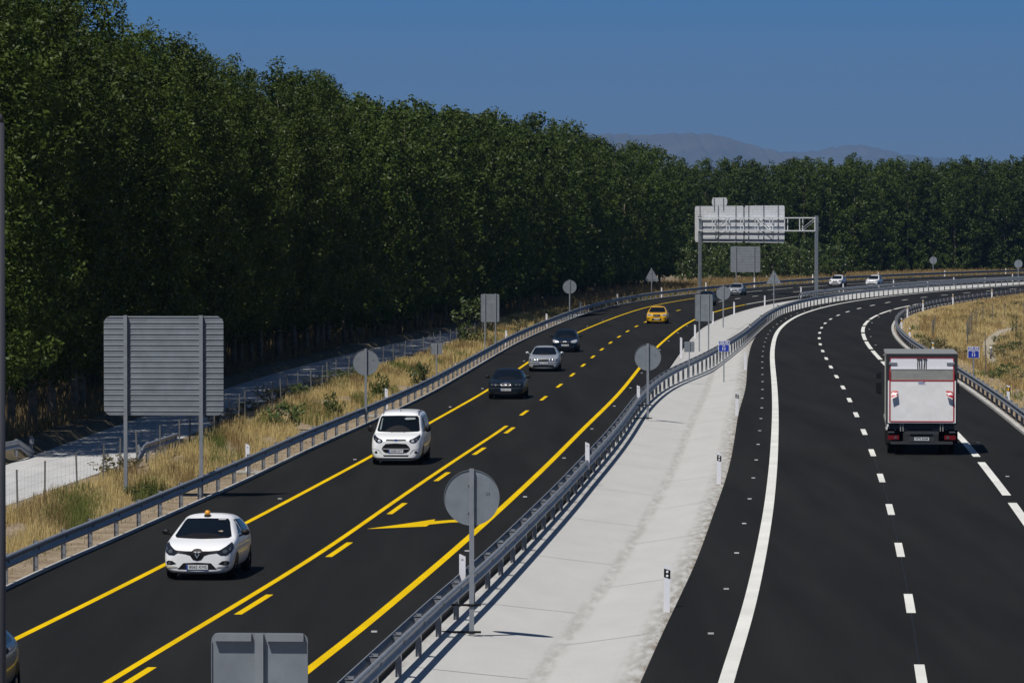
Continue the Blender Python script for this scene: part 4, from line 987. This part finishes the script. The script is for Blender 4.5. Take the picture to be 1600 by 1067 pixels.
mb = MB(); mb.box((0, .25, 1.0), (2.3, .5, .16)); mb.box((0, .1, .86), (1.25, .12, .07)); mb.build('lift_frame', M['chassis'], tr)
mb = MB(); 
for s in (-1, 1):
    for dx in (.0, .09): mb.box((s * (.66 + dx), -.03, 1.02), (.035, .06, .34))
mb.build('lift_arm', M['truck_alu'], tr)
mb = MB(); mb.box((0, -.05, .80), (1.2, .10, .10)); mb.box((0, .0, .44), (2.2, .08, .10)); mb.build('bumper_bar', M['chassis'], tr)
for s in (-1, 1):
    mb = MB(); mb.box((s * 1.0, -.02, .63), (.40, .10, .15)); lh = mb.build('tail_light', M['red_lens'], tr)
    mb = MB(); mb.box((s * .92, -.075, .63), (.08, .012, .09)); mb.build('reverse_lens', M['lamp_glass'], lh); mb = MB(); mb.box((s * 1.08, -.02, .82), (.22, .08, .05)); mb.build('marker_light', M['lamp_glass'], lh)
mb = MB(); mb.box((0, -.03, .57), (.9, .04, .20)); mb.build('plate_holder', M['chassis'], tr); mb = MB(); mb.box((0, -.056, .58), (.52, .01, .11)); pl = mb.build('number_plate', M['plate'], tr)
text_mesh('0772 BGM', .095, M['ink'], pl, (0, -.063, .58), bold=.0025, width=.44)
mb = MB(); mb.box((0, TL / 2 + .8, .78), (.8, TL + 1.2, .22))
for k in range(5): mb.box((0, .7 + k * 1.2, .98), (2.2, .10, .14))
mb.build('chassis_frame', M['chassis'], tr)
for s in (-1, 1):
    for dx in (0, .30): wheel(tr, s * (1.20 - dx), 1.55, .45, .26, M['steelwheel'], 6)
    wheel(tr, s * 1.18, TL + 1.0, .45, .26, M['steelwheel'], 6)
    mb = MB(); mb.box((s * 1.05, .92, .62), (.5, .02, .46)); mb.build('mud_flap', M['rubber'], tr)
    mb = MB(); mb.box((s * 1.22, 3.7, .72), (.03, 2.6, .14)); mb.box((s * 1.22, 3.7, .95), (.03, 2.6, .12)); mb.build('side_guard', M['truck_alu'], tr)
mb = MB(); cy = TL + .25
mb.prism([(-1.18, .55), (1.18, .55), (1.18, 1.7), (1.05, 2.75), (-1.05, 2.75), (-1.18, 1.7)], cy, cy + 1.55)
mb.prism([(-1.10, .45), (1.10, .45), (1.10, 1.6), (-1.10, 1.6)], cy + 1.55, cy + 1.85); cab = mb.build('cab', M['white_van'], tr)
bv = cab.modifiers.new('b', 'BEVEL'); bv.width = .06; bv.segments = 2
mb = MB(); mb.add([(-1.0, cy + 1.56, 1.65), (1.0, cy + 1.56, 1.65), (.93, cy + 1.57, 2.6), (-.93, cy + 1.57, 2.6)], [(0, 1, 2, 3)]); mb.build('windscreen', M['glass'], cab)
for s in (-1, 1):
    mb = MB(); mb.add([(s * 1.186, cy + .5, 1.72), (s * 1.186, cy + 1.4, 1.72), (s * 1.11, cy + 1.3, 2.4), (s * 1.11, cy + .5, 2.4)], [(0, 1, 2, 3)]); mb.build('side_window', M['glass'], cab)
    mb = MB(); mb.box((s * 1.44, cy + 1.5, 2.10), (.20, .10, .40)); mb.box((s * 1.44, cy + 1.5, 2.55), (.18, .10, .20)); mb.cyl((s * 1.15, cy + 1.45, 2.66), (s * 1.44, cy + 1.5, 2.68), .02, n=6); mb.cyl((s * 1.15, cy + 1.45, 1.95), (s * 1.44, cy + 1.5, 1.88), .02, n=6)
    mb.build('wing_mirror', BK, cab)

# ------------------------------------------------------------------ trees
def leaf_quads(P, N, size, asp=.8):
    """rhombic leaves at P facing N, one quad each"""
    n = len(P); A = RNG.normal(size=(n, 3)); A -= (A * N).sum(1)[:, None] * N; A /= np.linalg.norm(A, axis=1)[:, None] + 1e-9
    B = np.cross(N, A); s = size[:, None]
    return np.stack([P - A * s, P + B * s * asp * .6 - A * s * .1, P + A * s, P - B * s * asp * .6 - A * s * .1], 1)
def crown_quads(R, z0, z1, nclump, per, lsize, spread=(.42, .42, .75), prof='poplar', inner=.25, seedv=0):
    rg = np.random.default_rng(100 + seedv); H = z1 - z0
    lob = rg.uniform(0, 2 * PI, 4); Ps = []; Ns = []
    k = 0; cen = []
    while k < nclump:
        t = rg.uniform(0, 1); a = rg.uniform(0, 2 * PI)
        if prof == 'poplar': env = min(1, (t / .16) ** .55 + (.5 if z0 < .5 else 0)) * (1 - t ** 3.6) ** .6
        else: env = math.sqrt(max(0, 1 - (2 * t - 1) ** 2)) * .9 + .1
        if rg.uniform() > env + .12: continue
        wob = 1 + .20 * math.sin(a * 2 + lob[0] + t * 3) + .15 * math.sin(a * 3 + lob[1] - t * 9) + .10 * math.sin(a * 5 + lob[2] + t * 17)
        rr = R * env * wob * (rg.uniform(inner, 1) ** .45)
        cen.append((rr * math.cos(a), rr * math.sin(a), z0 + H * t, a)); k += 1
    for (x, y, z, a) in cen:
        m_ = int(per * rg.uniform(.5, 1.5)); u = rg.normal(size=(m_, 3)); u /= np.linalg.norm(u, axis=1)[:, None]
        rad = rg.uniform(.45, 1.0, size=(m_, 1)) ** .6; sc = rg.uniform(.6, 1.25)
        p = u * rad * np.array(spread) * sc
        p[:, 0] += p[:, 2] * math.cos(a) * .35; p[:, 1] += p[:, 2] * math.sin(a) * .35
        Ps.append(p + np.array([x, y, z])); nn_ = u + rg.normal(size=(m_, 3)) * .7 + np.array([0, 0, .35]); Ns.append(nn_)
    P = np.concatenate(Ps); N = np.concatenate(Ns); N /= np.linalg.norm(N, axis=1)[:, None]
    return leaf_quads(P, N, lsize * RNG.uniform(.65, 1.3, len(P)))
def trunk_mesh(H, r, seedv, nl=9, zc=4.0, reach=2.0):
    rg = random.Random(seedv); mb = MB(); pts = [Vector((0, 0, -.4))]
    for i in range(1, 8): pts.append(Vector((rg.uniform(-.12, .12) * i * .3, rg.uniform(-.12, .12) * i * .3, H * i / 7)))
    for i in range(7):
        k0 = 1 - i / 7.6; k1 = 1 - (i + 1) / 7.6; mb.cyl(pts[i], pts[i + 1], r * k0 * (1.25 if i == 0 else 1), r * k1, n=8)
    for i in range(nl):
        t = rg.uniform(.2, .85); a = rg.uniform(0, 2 * PI); z = H * t; k = int(t * 7); q = pts[k].lerp(pts[min(7, k + 1)], t * 7 - k)
        e = q + Vector((math.cos(a) * reach * (1.1 - t), math.sin(a) * reach * (1.1 - t), 1.8 * (1.2 - t) + .8)); mid = q.lerp(e, .5) + Vector((0, 0, -.15))
        mb.cyl(q, mid, r * .35 * (1.1 - t), r * .22 * (1.1 - t), n=5); mb.cyl(mid, e, r * .22 * (1.1 - t), .01, n=5)
    for i in range(6):
        a = rg.uniform(0, 2 * PI); z = rg.uniform(1.2, 4.2); e = Vector((math.cos(a) * .5, math.sin(a) * .5, z + .25)); mb.cyl((0, 0, z), e, .015, .004, n=4)
    return mb
def make_tree(kind, i, near):
    root = thing('poplar_tree', 'x', 'tree')
    if kind == 'poplar':
        q = crown_quads(3.15, 2.1 if near else 1.0, 18.8, 430 if near else 270, 66 if near else 30, .105 if near else .18, (.55, .55, .68), seedv=i)
        t = trunk_mesh(16.8, .17, i)
        lm = M['leaf']
    elif kind == 'belt':
        q = crown_quads(3.3, .0, 18.8, 330, 28, .20, (.6, .6, .7), seedv=70 + i); t = trunk_mesh(16.8, .17, i); lm = M['leaf']
    else:
        q = crown_quads(1.7, .5, 5.6, 110, 24, .16, (.38, .38, .55), seedv=50 + i); t = trunk_mesh(4.8, .07, i, 5, 1.2, 1.0); lm = M['leaf_low']
    t.build('trunk', M['bark'], root); quads_obj('crown', q, lm, root)
    return root
protos = {}
def place_tree(kind, near, var, x, y, z, s, label, group):
    key = (kind, near, var)
    if key not in protos: protos[key] = make_tree(kind, var + (10 if near else 0), near); r = protos[key]
    else: r = copy_tree(protos[key])
    r.location = (x, y, z); r.rotation_euler = (random.uniform(-.02, .02), random.uniform(-.02, .02), random.uniform(0, 6.28)); w = s * random.uniform(.95, 1.1)
    r.scale = (w, w, s); put(r, label, 'tree', group); return r
def pxof(x, y, z=0): return 800 + F * x / y
ntree = 0
d = 163.0; i = 0
while d < 572:                                          # front row and the rows behind it
    hd = slope('U', d) if d < 585 else .15
    for rw in range(4):
        o = [0, -4.6, -9.6, -15][rw]; dd = d + rw * 2.1 + random.uniform(-.6, .6); 
        if rw == 3 and i % 2: continue
        x = X('U', min(dd, 596)) + o + random.uniform(-.4, .4) + (max(0, dd - 596)) * .2; x -= float(np.interp(dd, [400, 480], [0, 2.6])); px = pxof(x, dd)
        if px < -90: continue
        near = dd < 300
        s = random.uniform(.93, 1.06) * (1.02 if rw else 1)
        s *= float(np.interp(dd, [185, 212, 400, 450, 480, 520], [.97, .89, .90, .96, .95, .91]))
        place_tree('poplar', near, random.randrange(4), x, dd, .28, s,
                   ['tall leafy poplar in the front row of the dark plantation left of the road', 'poplar in the second row of the plantation left of the road, only its crown showing', 'poplar deep inside the plantation left of the road, behind the front rows', 'poplar deep inside the plantation left of the road, behind the front rows'][rw],
                   ['front row of poplars', 'second row of poplars', 'inner rows of poplars', 'inner rows of poplars'][rw]); ntree += 1
    d += 4.9 if d < 400 else 6.0; i += 1
for rw in range(4):                                     # far belt of trees facing the camera
    for k in range(23):
        x = 22 + k * 4.4 + rw * 1.7 + random.uniform(-.6, .6); y = 735 + rw * 6 + (x - 30) * .42 + random.uniform(-1.5, 1.5)
        place_tree('belt', False, random.randrange(4), x, y, 0, random.uniform(.92, 1.03) * (1 + (x - 30) * .0009), 'distant poplar in the tree belt closing the view behind the far bend', 'distant belt of poplars'); ntree += 1
for k in range(16):
    x = 24 + k * 1.55 + random.uniform(-.4, .4); y = 628 + (k % 3) * 7 + k * 2.2
    place_tree('low', False, k % 3, x, y, 0, random.uniform(.85, 1.12), 'low bright green young tree below the gantry signs, in front of the far tree belt', 'young trees under the gantry'); ntree += 1
print('TREES', ntree)

# ------------------------------------------------------------------ grass and weeds
def blades(P, h, w, nb, mat, name, lab, tilt=.35):
    n = len(P); P = np.repeat(P, nb, 0); hh = np.repeat(h, nb) * RNG.uniform(.5, 1.15, n * nb)
    P = P + np.concatenate([RNG.normal(size=(n * nb, 2)) * .10, np.zeros((n * nb, 1))], 1)
    a = RNG.uniform(0, 2 * PI, n * nb); dirv = np.stack([np.cos(a), np.sin(a), np.zeros(n * nb)], 1)
    b = RNG.uniform(0, 2 * PI, n * nb); ln = np.stack([np.cos(b), np.sin(b), np.zeros(n * nb)], 1) * (RNG.uniform(0, tilt, n * nb) * hh)[:, None]
    up = np.array([0, 0, 1.0]) * hh[:, None]; ww = (w * RNG.uniform(.6, 1.4, n * nb))[:, None]
    q = np.stack([P - dirv * ww * .5, P + dirv * ww * .5, P + up * .98 + ln + dirv * ww * .35, P + up + ln - dirv * ww * .35], 1)
    o = quads_obj(name, q, mat); put(o, lab, 'grass', kind='stuff'); return o
def hmap(x, y, s, ph=0): return np.sin(x / s + ph) * np.cos(y / (s * 1.7) + ph * 2) + .6 * np.sin(x / s * 2.3 + y / s * .9 + ph * 3)
Sx = lambda d: np.interp(d, DG, CV['S']); Ax = lambda d: np.interp(d, DG, CV['A']); Kx = lambda d: np.interp(d, DG, CV['K']); Ux = lambda d: np.interp(d, DG, CV['U'])
def verge_pts(n, d0, d1, t0=0, t1=1, seedp=2.0):
    d = d0 + (d1 - d0) * RNG.uniform(0, 1, n) ** seedp; a = np.where(d < 330, Sx(d) + .9, Ax(d) - 5.5); b = Ax(d) - 1.5
    t = RNG.uniform(t0, t1, n); return np.stack([a + (b - a) * t, d, np.full(n, -.03)], 1)
def sparse(P, s, ph, thr): return P[hmap(P[:, 0] * 2.2, P[:, 1] * .6, s, ph) > thr]
def short(P): return P
P = sparse(verge_pts(26000, 95, 520), 1.6, .3, -.3); d_ = np.clip(P[:, 1] / 200, .6, 2.2)
blades(P, .42 * RNG.uniform(.6, 1.3, len(P)), .011 * 1.6 * d_.repeat(6), 6, M['straw'], 'dry_grass', 'tall straw coloured dry grass between the left guardrail and the service road')
P = sparse(verge_pts(11000, 100, 520, .1, .95), 1.9, 2.1, .35); d_ = np.clip(P[:, 1] / 200, .6, 2.2)
blades(P, .5 * RNG.uniform(.6, 1.3, len(P)), .012 * 1.6 * d_.repeat(6), 6, M['grass_brown'], 'brown_grass', 'brown seeding grass in patches on the left verge')
P = sparse(verge_pts(16000, 100, 420, .05, .95), 2.3, 4.0, .45); d_ = np.clip(P[:, 1] / 200, .6, 2.2)
blades(P, .42 * RNG.uniform(.6, 1.3, len(P)), .02 * d_.repeat(7), 7, M['grass_green'], 'green_weeds', 'green weeds scattered through the dry grass on the left verge')
# thin sparse tufts at the foot of the guardrail
P = verge_pts(900, 80, 300, .92, 1.28); blades(P, np.full(len(P), .10), .012, 5, M['grass_green'], 'sparse_weeds', 'tiny sparse weeds on the bare earth by the left guardrail')
# undergrowth at the tree foot
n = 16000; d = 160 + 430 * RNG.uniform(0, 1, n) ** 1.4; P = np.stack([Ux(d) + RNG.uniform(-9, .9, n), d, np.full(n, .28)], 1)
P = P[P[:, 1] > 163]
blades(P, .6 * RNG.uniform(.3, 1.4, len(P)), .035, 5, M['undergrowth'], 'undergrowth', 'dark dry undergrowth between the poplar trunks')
def thicket(fn, n, h, size, name, lab):
    a = RNG.uniform(0, 1, n); b = RNG.uniform(0, 1, n); P = np.array([fn(x, y) for x, y in zip(a, b)]); cl = RNG.normal(size=(n, 3)) * .35; P[:, 2] = RNG.uniform(0, 1, n) ** 1.2 * h
    P = np.repeat(P, 5, 0) + RNG.normal(size=(n * 5, 3)) * .45; P[:, 2] = np.abs(P[:, 2]); N = RNG.normal(size=(len(P), 3)); N /= np.linalg.norm(N, axis=1)[:, None]
    put(quads_obj(name, leaf_quads(P, N, size * RNG.uniform(.6, 1.3, len(P))), M['leaf']), lab, 'undergrowth', kind='stuff')
thicket(lambda a, b: (float(Ux(min(163 + 430 * a, 590))) - 17 - 5 * b, 163 + 440 * a, 0), 9000, 6.5, .30, 'woodland_thicket', 'dark leafy thicket deep inside the plantation behind the poplar trunks')
thicket(lambda a, b: (18 + 112 * a, 735 + 26 + 112 * a * .42 + 8 * b, 0), 5000, 6.0, .35, 'woodland_thicket', 'dark leafy thicket behind the distant tree belt')
P0 = 16000; d = RNG.uniform(430, 830, P0); Q = np.stack([Ax(d) - RNG.uniform(.9, 16, P0), d, np.full(P0, -.03)], 1); Q = Q[(Q[:, 0] < 140)]
blades(Q, .75 * RNG.uniform(.4, 1.3, len(Q)), .05, 6, M['grass_brown'], 'brown_grass', 'brown grass between the far guardrail and the distant trees')
blades(Q[::2] + np.array([.4, 1.5, 0]), .4 * RNG.uniform(.4, 1.3, len(Q[::2])), .06, 6, M['grass_green'], 'green_weeds', 'dull green weeds between the far guardrail and the distant trees')
# right-hand field
def track_mask(P):
    t = sorted(TRK, key=lambda q: q[1]); ys = [q[1] for q in t]
    cx = np.interp(P[:, 1], ys, [q[0] for q in t]); w = np.interp(P[:, 1], ys, [q[2] for q in t])
    return (P[:, 1] < ys[0]) | (P[:, 1] > ys[-1]) | (np.abs(P[:, 0] - cx) > w + .25 * np.sin(P[:, 1] * .7))
TRK = []
tl = [(1552, 572, 9), (1546, 556, 13), (1545, 545, 13), (1548, 535, 14), (1555, 527, 14), (1563, 521, 15), (1574, 516, 16), (1588, 513, 16), (1606, 510.5, 16)]
tv = []
for (px, py, wpx) in tl:
    p = at(px, py); w = wpx * p.y / F * .8; TRK.append((p.x, p.y, w + .15)); tv += [(p.x - w, p.y, .01), (p.x + w, p.y, .01)]
put(mesh_obj('dirt_track', tv, [(2 * i, 2 * i + 1, 2 * i + 3, 2 * i + 2) for i in range(len(tl) - 1)], M['track']), kind='structure')
def field_pts(n, d0=150, d1=560, e=1.5, wmax=46, lo=1.6):
    d = d0 + (d1 - d0) * RNG.uniform(0, 1, n) ** e; o = lo + (wmax - lo) * RNG.uniform(0, 1, n) ** 1.3
    P = np.stack([Kx(d) + o, d, np.full(n, -.03)], 1); px = 800 + F * P[:, 0] / P[:, 1]
    P = P[(px < 1760)]; return P[track_mask(P)]
P = field_pts(34000, lo=1.0); d_ = np.clip(P[:, 1] / 200, .8, 2.4)
blades(P, .13 * RNG.uniform(.4, 1.5, len(P)), .03 * d_.repeat(5), 5, M['straw'], 'short_grass', 'short dry stubble on the right-hand field')
P = sparse(field_pts(60000, lo=3.0), 2.2, 1.2, -.35); d_ = np.clip(P[:, 1] / 200, .8, 2.4)
blades(P, .42 * RNG.uniform(.5, 1.3, len(P)), .018 * d_.repeat(6), 6, M['straw'], 'dry_grass', 'straw coloured dry grass covering the field right of the truck')
P = sparse(field_pts(40000, lo=2.4), 3.1, .2, .15); d_ = np.clip(P[:, 1] / 200, .8, 2.4)
blades(P, .5 * RNG.uniform(.5, 1.3, len(P)), .018 * d_.repeat(6), 6, M['grass_brown'], 'brown_grass', 'brown weeds in wide patches over the right-hand field')
P = sparse(field_pts(16000), 3.6, 3.2, .55); d_ = np.clip(P[:, 1] / 200, .8, 2.4)
blades(P, .35 * RNG.uniform(.5, 1.3, len(P)), .025 * d_.repeat(6), 6, M['grass_green'], 'green_weeds', 'green weeds in patches over the right-hand field')

# ------------------------------------------------------------------ bushes
def bush_proto(i, tall, mat, per=26, ls=.07):
    root = thing('bush', 'x', 'bush')
    q = crown_quads(.62, .05, 1.0 if not tall else 1.5, 26, per, ls, (.2, .2, .22 if not tall else .34), prof='round', seedv=200 + i)
    mb = MB(); rg = random.Random(i)
    for k in range(6):
        a = rg.uniform(0, 6.28); mb.cyl((0, 0, -.1), (math.cos(a) * .35, math.sin(a) * .35, rg.uniform(.5, .9)), .02, .006, n=5)
    mb.build('stems', M['dark_bark'], root); quads_obj('foliage', q, mat, root); return root
bpro = {}
def bush(px, py, w, h, kind, label, group=None):
    p = at(px, py)
    if kind not in bpro: r = bpro[kind] = bush_proto(len(bpro), kind == 'tall', {'green': M['bush_leaf'], 'dry': M['dry_leaf'], 'tall': M['bush_leaf'], 'lime': M['leaf_low']}[kind])
    else: r = copy_tree(bpro[kind])
    hh = h / (1.5 if kind == 'tall' else 1.0)
    r.location = (p.x, p.y, -.03); r.rotation_euler = (0, 0, random.uniform(0, 6)); r.scale = (w / 1.3, w / 1.3, hh); put(r, label, 'bush', group); return r
bush(217, 781, 1.3, .45, 'lime', 'low leafy green bush at the foot of the large ribbed sign')
bush(735, 540, 2.6, 3.0, 'tall', 'tall cane-like green bush beside the service road, left of the twin post panel')
bush(595, 628, 1.0, 1.3, 'lime', 'dark sunflower-like leafy plant behind the left guardrail, right of the round sign')
bush(655, 605, 1.2, 1.2, 'green', 'green bush behind the left guardrail below the small square sign')
bush(520, 655, 1.0, 1.1, 'lime', 'upright green bush in the verge left of the round sign above the van')
bush(444, 672, 1.7, 1.1, 'green', 'broad grey-green bush in the middle of the left verge grass')
bush(812, 523, 1.6, 1.1, 'dry', 'dry yellowish bush by the left guardrail behind the twin post panel')
for (px, py) in [(365, 650), (392, 640), (425, 628), (452, 620), (478, 612), (500, 603), (522, 596), (548, 590), (565, 584), (188, 742), (345, 668), (470, 622)]:
    bush(px + random.uniform(-4, 4), py, random.uniform(1.1, 1.9), random.uniform(.4, .7), random.choice(['green', 'green', 'dry']), 'low green bush in the row along the right edge of the shaded service road', 'bushes along the service road edge')
for (px, py) in [(1455, 540), (1462, 545), (1471, 556), (1560, 590), (1575, 552), (1582, 545), (1568, 548), (1592, 552), (1563, 535), (1596, 520), (1550, 500), (1576, 585), (1590, 600), (1500, 560), (1505, 500), (1560, 560), (1530, 480), (1590, 480), (1583, 570)]:
    bush(px, py, random.uniform(1.0, 2.2), random.uniform(.4, .8), random.choice(['green', 'dry', 'dry']), 'low bush scattered over the dry right-hand field', 'bushes in the right field')
for n_, (px, py, h) in enumerate([(1587, 537, 2.3), (1593, 551, 1.5), (1582, 525, 1.6)]):
    p = at(px, py); r = thing('sapling', ['thin tall half-bare sapling on the right field near the frame edge', 'short half-bare sapling, lowest of the three at the right frame edge', 'half-bare sapling left of the tall one on the right field'][n_], 'tree', (p.x, p.y, -.03))
    mb = MB(); rg = random.Random(n_); mb.cyl((0, 0, -.1), (.05, 0, h), .05, .012, n=6)
    for k in range(16):
        z = rg.uniform(.4, h * .95); a = rg.uniform(0, 6.28); l = rg.uniform(.15, .4); mb.cyl((.02, 0, z), (math.cos(a) * l, math.sin(a) * l, z + l * .8), .012, .004, n=4)
    mb.build('trunk', M['dark_bark'], r); quads_obj('crown', crown_quads(.22, .5, h, 22, 12, .035, (.1, .1, .16), prof='round', seedv=300 + n_), M['bush_leaf'], r)

# ------------------------------------------------------------------ wire fences
def fence(label, pts, h, name='wire_fence'):
    org = Vector((pts[0][0], pts[0][1], 0)); root = thing(name, label, 'fence', org); pr = None
    for i, (x, y) in enumerate(pts):
        if pr is None: mb = MB(); mb.box((0, 0, h / 2 - .1), (.05, .05, h + .2)); mb.box((0, 0, h + .01), (.055, .055, .02)); pr = mb.build('post', M['fence_post'], root); o = pr
        else: o = pr.copy(); C.objects.link(o); o.parent = root
        o.location = (x - org.x, y - org.y, 0); o.rotation_euler = (random.uniform(-.05, .05), random.uniform(-.05, .05), 0)
    wm = MB()
    for i in range(len(pts) - 1):
        a = Vector((*pts[i], 0)) - org; b = Vector((*pts[i + 1], 0)) - org
        for z in np.arange(.1, h, .28): wm.cyl(a + Vector((0, 0, z)), b + Vector((0, 0, z)), .0022, n=3)
        k = int((b - a).length / .6)
        for j in range(k): q = a.lerp(b, j / k); wm.cyl(q + Vector((0, 0, .1)), q + Vector((0, 0, h - .05)), .0018, n=3)
    wm.build('wire_mesh', M['wire'], root)
fence('low wire fence with thin posts running through the left verge grass', [(X('S', d) + .9 + .15 * math.sin(d), d) for d in np.arange(112, 335, 4.8)], 1.25)
fence('dark wire mesh fence curving across the right-hand field', [tuple(at(*p)[:2]) for p in [(1540, 585), (1540, 562), (1512, 546), (1511, 538), (1514, 528), (1518, 520), (1525, 513), (1535, 507), (1550, 503), (1570, 501), (1600, 499), (1640, 497)]], 1.6)
fence('short piece of dark wire fence in the grass behind the right-hand guardrail', [tuple(at(*p)[:2]) for p in [(1457.5, 529), (1458.5, 524), (1461, 519)]], 1.3)
p = at(1548, 561); r = thing('marker_post', 'short dark marker post with a white cap beside the pale dirt track', 'marker post', p)
mb = MB(); mb.cyl((0, 0, 0), (0, 0, .62), .06, n=8); mb.build('post', M['fence_post'], r); mb = MB(); mb.cyl((0, 0, .62), (0, 0, .76), .075, .05, n=8); mb.build('cap', M['white_plastic'], r)
# drain chutes from the kerb
for n_, px in enumerate([383, 578, 745, 868]):
    d = solve('A', px, -.6); x, y = off('A', d, -.9); mb = MB(); mb.box((0, 0, .02), (1.5, .35, .05)); mb.box((0, .2, .045), (1.5, .05, .07)); mb.box((0, -.2, .045), (1.5, .05, .07))
    o = mb.build('drain_chute', M['kerb']); o.location = (x, y, 0); o.rotation_euler = (0, 0, head('A', d)); put(o, 'small concrete drain chute under the left guardrail, %s to the viewer' % ordl(n_), 'drain', 'drain chutes under the left guardrail')

# ------------------------------------------------------------------ mountains
def ridge(name, prof, dist, depth, seedv):
    rg = np.random.default_rng(seedv); xs = np.linspace(prof[0][0], prof[-1][0], 700); top = np.interp(xs, [p[0] for p in prof], [p[1] for p in prof])
    k = np.exp(-.5 * (np.arange(-9, 10) / 3.0) ** 2); top = np.convolve(np.pad(top, 9, 'edge'), k / k.sum(), 'valid') + 1.3 * np.sin(xs / 17 + seedv) * np.sin(xs / 7.3) + .8 * np.sin(xs / 4.1 + seedv * 2) + .5 * np.sin(xs / 2.3)
    n = 26; v = []; f = []
    nz_ = sum(np.sin(xs[:, None] / w + rg.uniform(0, 6) + np.arange(n)[None] * rg.uniform(.2, .9)) * a for w, a in ((23, .5), (11, .35), (5.3, .22), (2.6, .12)))
    for j in range(n):
        t = j / (n - 1); y = dist + depth * (t - .62)
        for i, px in enumerate(xs):
            h = (8.5 + (HOR - top[i]) * dist / F) ; e = 1 - abs((t - .62) / .62) if t < .62 else 1 - (t - .62) / .38
            z = h * (max(0, e) ** .85) * (1 + .16 * nz_[i, j] * (1 - e)) - 5
            v.append(((px - 800) / F * dist, y, max(-5, z)))
    m_ = len(xs)
    for j in range(n - 1):
        for i in range(m_ - 1): f.append((j * m_ + i, j * m_ + i + 1, (j + 1) * m_ + i + 1, (j + 1) * m_ + i))
    put(mesh_obj(name, v, f, M['rock'], smooth=True), kind='structure')
ridge('mountains', [(-400, 300), (100, 230), (450, 190), (620, 174), (700, 177), (780, 180), (860, 196), (930, 205), (980, 205.5), (1040, 206), (1085, 203), (1125, 208), (1165, 220), (1200, 231), (1240, 240), (1300, 262), (1400, 300), (1700, 348)], 24000, 7000, 3)
ridge('mountains', [(1050, 348), (1120, 262), (1180, 240), (1215, 234), (1245, 235), (1290, 229), (1325, 222.5), (1345, 221), (1375, 230), (1410, 238), (1450, 242), (1520, 248), (1700, 252), (2100, 280), (2500, 340)], 28500, 6000, 5)
LIGHT = (0.36, 0.50, -1.0); SUN_E = 4.6; SKY_E = 0.043; SKY = (1.0, 0.3, 3.0); SKY_LIFT = 0.3; EXPO = 0.0
SKY_TINT = [(0.05, (2.5, 2.05, 1.8)), (.2, (.35, 1.9, 2.7)), (.5, (.7, .9, 1.1)), (1.0, (.7, .9, 1.1))]; HAZE_D = 4.6e-5

# ------------------------------------------------------------------ air, light, camera
mb = MB(); mb.box((1000, 16600, 598), (30000, 34200, 1200))
m = bpy.data.materials.new('haze_air'); m.use_nodes = True; n = m.node_tree; n.nodes.remove(n.nodes['Principled BSDF'])
pv = node(n, 'ShaderNodeVolumePrincipled'); pv.inputs['Color'].default_value = (.24, .46, .82, 1); pv.inputs['Density'].default_value = HAZE_D; pv.inputs['Anisotropy'].default_value = 0.0
n.links.new(pv.outputs[0], n.nodes['Material Output'].inputs['Volume'])
if HAZE_D > 0: put(mb.build('haze', m), kind='stuff')
sc = bpy.context.scene
Ld = Vector(LIGHT).normalized()                          # direction the sunlight travels
sl = bpy.data.lights.new('sun', 'SUN'); sl.energy = SUN_E; sl.angle = math.radians(.53); sl.color = (1.0, .955, .88)
so = bpy.data.objects.new('sun', sl); C.objects.link(so); so.rotation_euler = Ld.to_track_quat('-Z', 'Y').to_euler(); so.location = (-50, 0, 100)
w = bpy.data.worlds.new('World'); sc.world = w; w.use_nodes = True; n = w.node_tree
bg = n.nodes['Background']; sk = node(n, 'ShaderNodeTexSky'); sk.sky_type = 'NISHITA'; sk.sun_disc = False
S = -Ld; sk.sun_elevation = math.asin(S.z); sk.sun_rotation = math.atan2(S.x, S.y)
sk.altitude = 600; sk.air_density = SKY[0]; sk.dust_density = SKY[1]; sk.ozone_density = SKY[2]
tc = node(n, 'ShaderNodeTexCoord'); va = node(n, 'ShaderNodeVectorMath', operation='ADD'); va.inputs[1].default_value = (0, 0, SKY_LIFT)
n.links.new(tc.outputs['Generated'], va.inputs[0]); n.links.new(va.outputs[0], sk.inputs[0])
sep = node(n, 'ShaderNodeSeparateXYZ'); n.links.new(tc.outputs['Generated'], sep.inputs[0])
ramp = node(n, 'ShaderNodeValToRGB'); e = ramp.color_ramp.elements
while len(e) < len(SKY_TINT): e.new(.5)
for i, (p_, c_) in enumerate(SKY_TINT): e[i].position = p_; e[i].color = (*c_, 1)
mr = node(n, 'ShaderNodeMapRange'); mr.inputs['From Min'].default_value = -.0; mr.inputs['From Max'].default_value = .25
n.links.new(sep.outputs['Z'], mr.inputs['Value']); n.links.new(mr.outputs[0], ramp.inputs[0])
n.links.new(mixc(n, sk.outputs[0], ramp.outputs[0], 1.0, 'MULTIPLY'), bg.inputs['Color']); bg.inputs['Strength'].default_value = SKY_E
cam = bpy.data.cameras.new('camera'); co = bpy.data.objects.new('camera', cam); C.objects.link(co); sc.camera = co
cam.sensor_width = 36; cam.lens = F / 1600 * 36; cam.clip_start = 1; cam.clip_end = 80000
co.location = (0, 0, CAMH); co.rotation_euler = (PI / 2 - PITCH, 0, 0)
sc.render.engine = 'CYCLES'; sc.cycles.max_bounces = 6; sc.cycles.volume_bounces = 0; sc.cycles.transparent_max_bounces = 6
sc.view_settings.view_transform = 'Standard'; sc.view_settings.look = 'None'; sc.view_settings.exposure = EXPO; sc.view_settings.gamma = 1
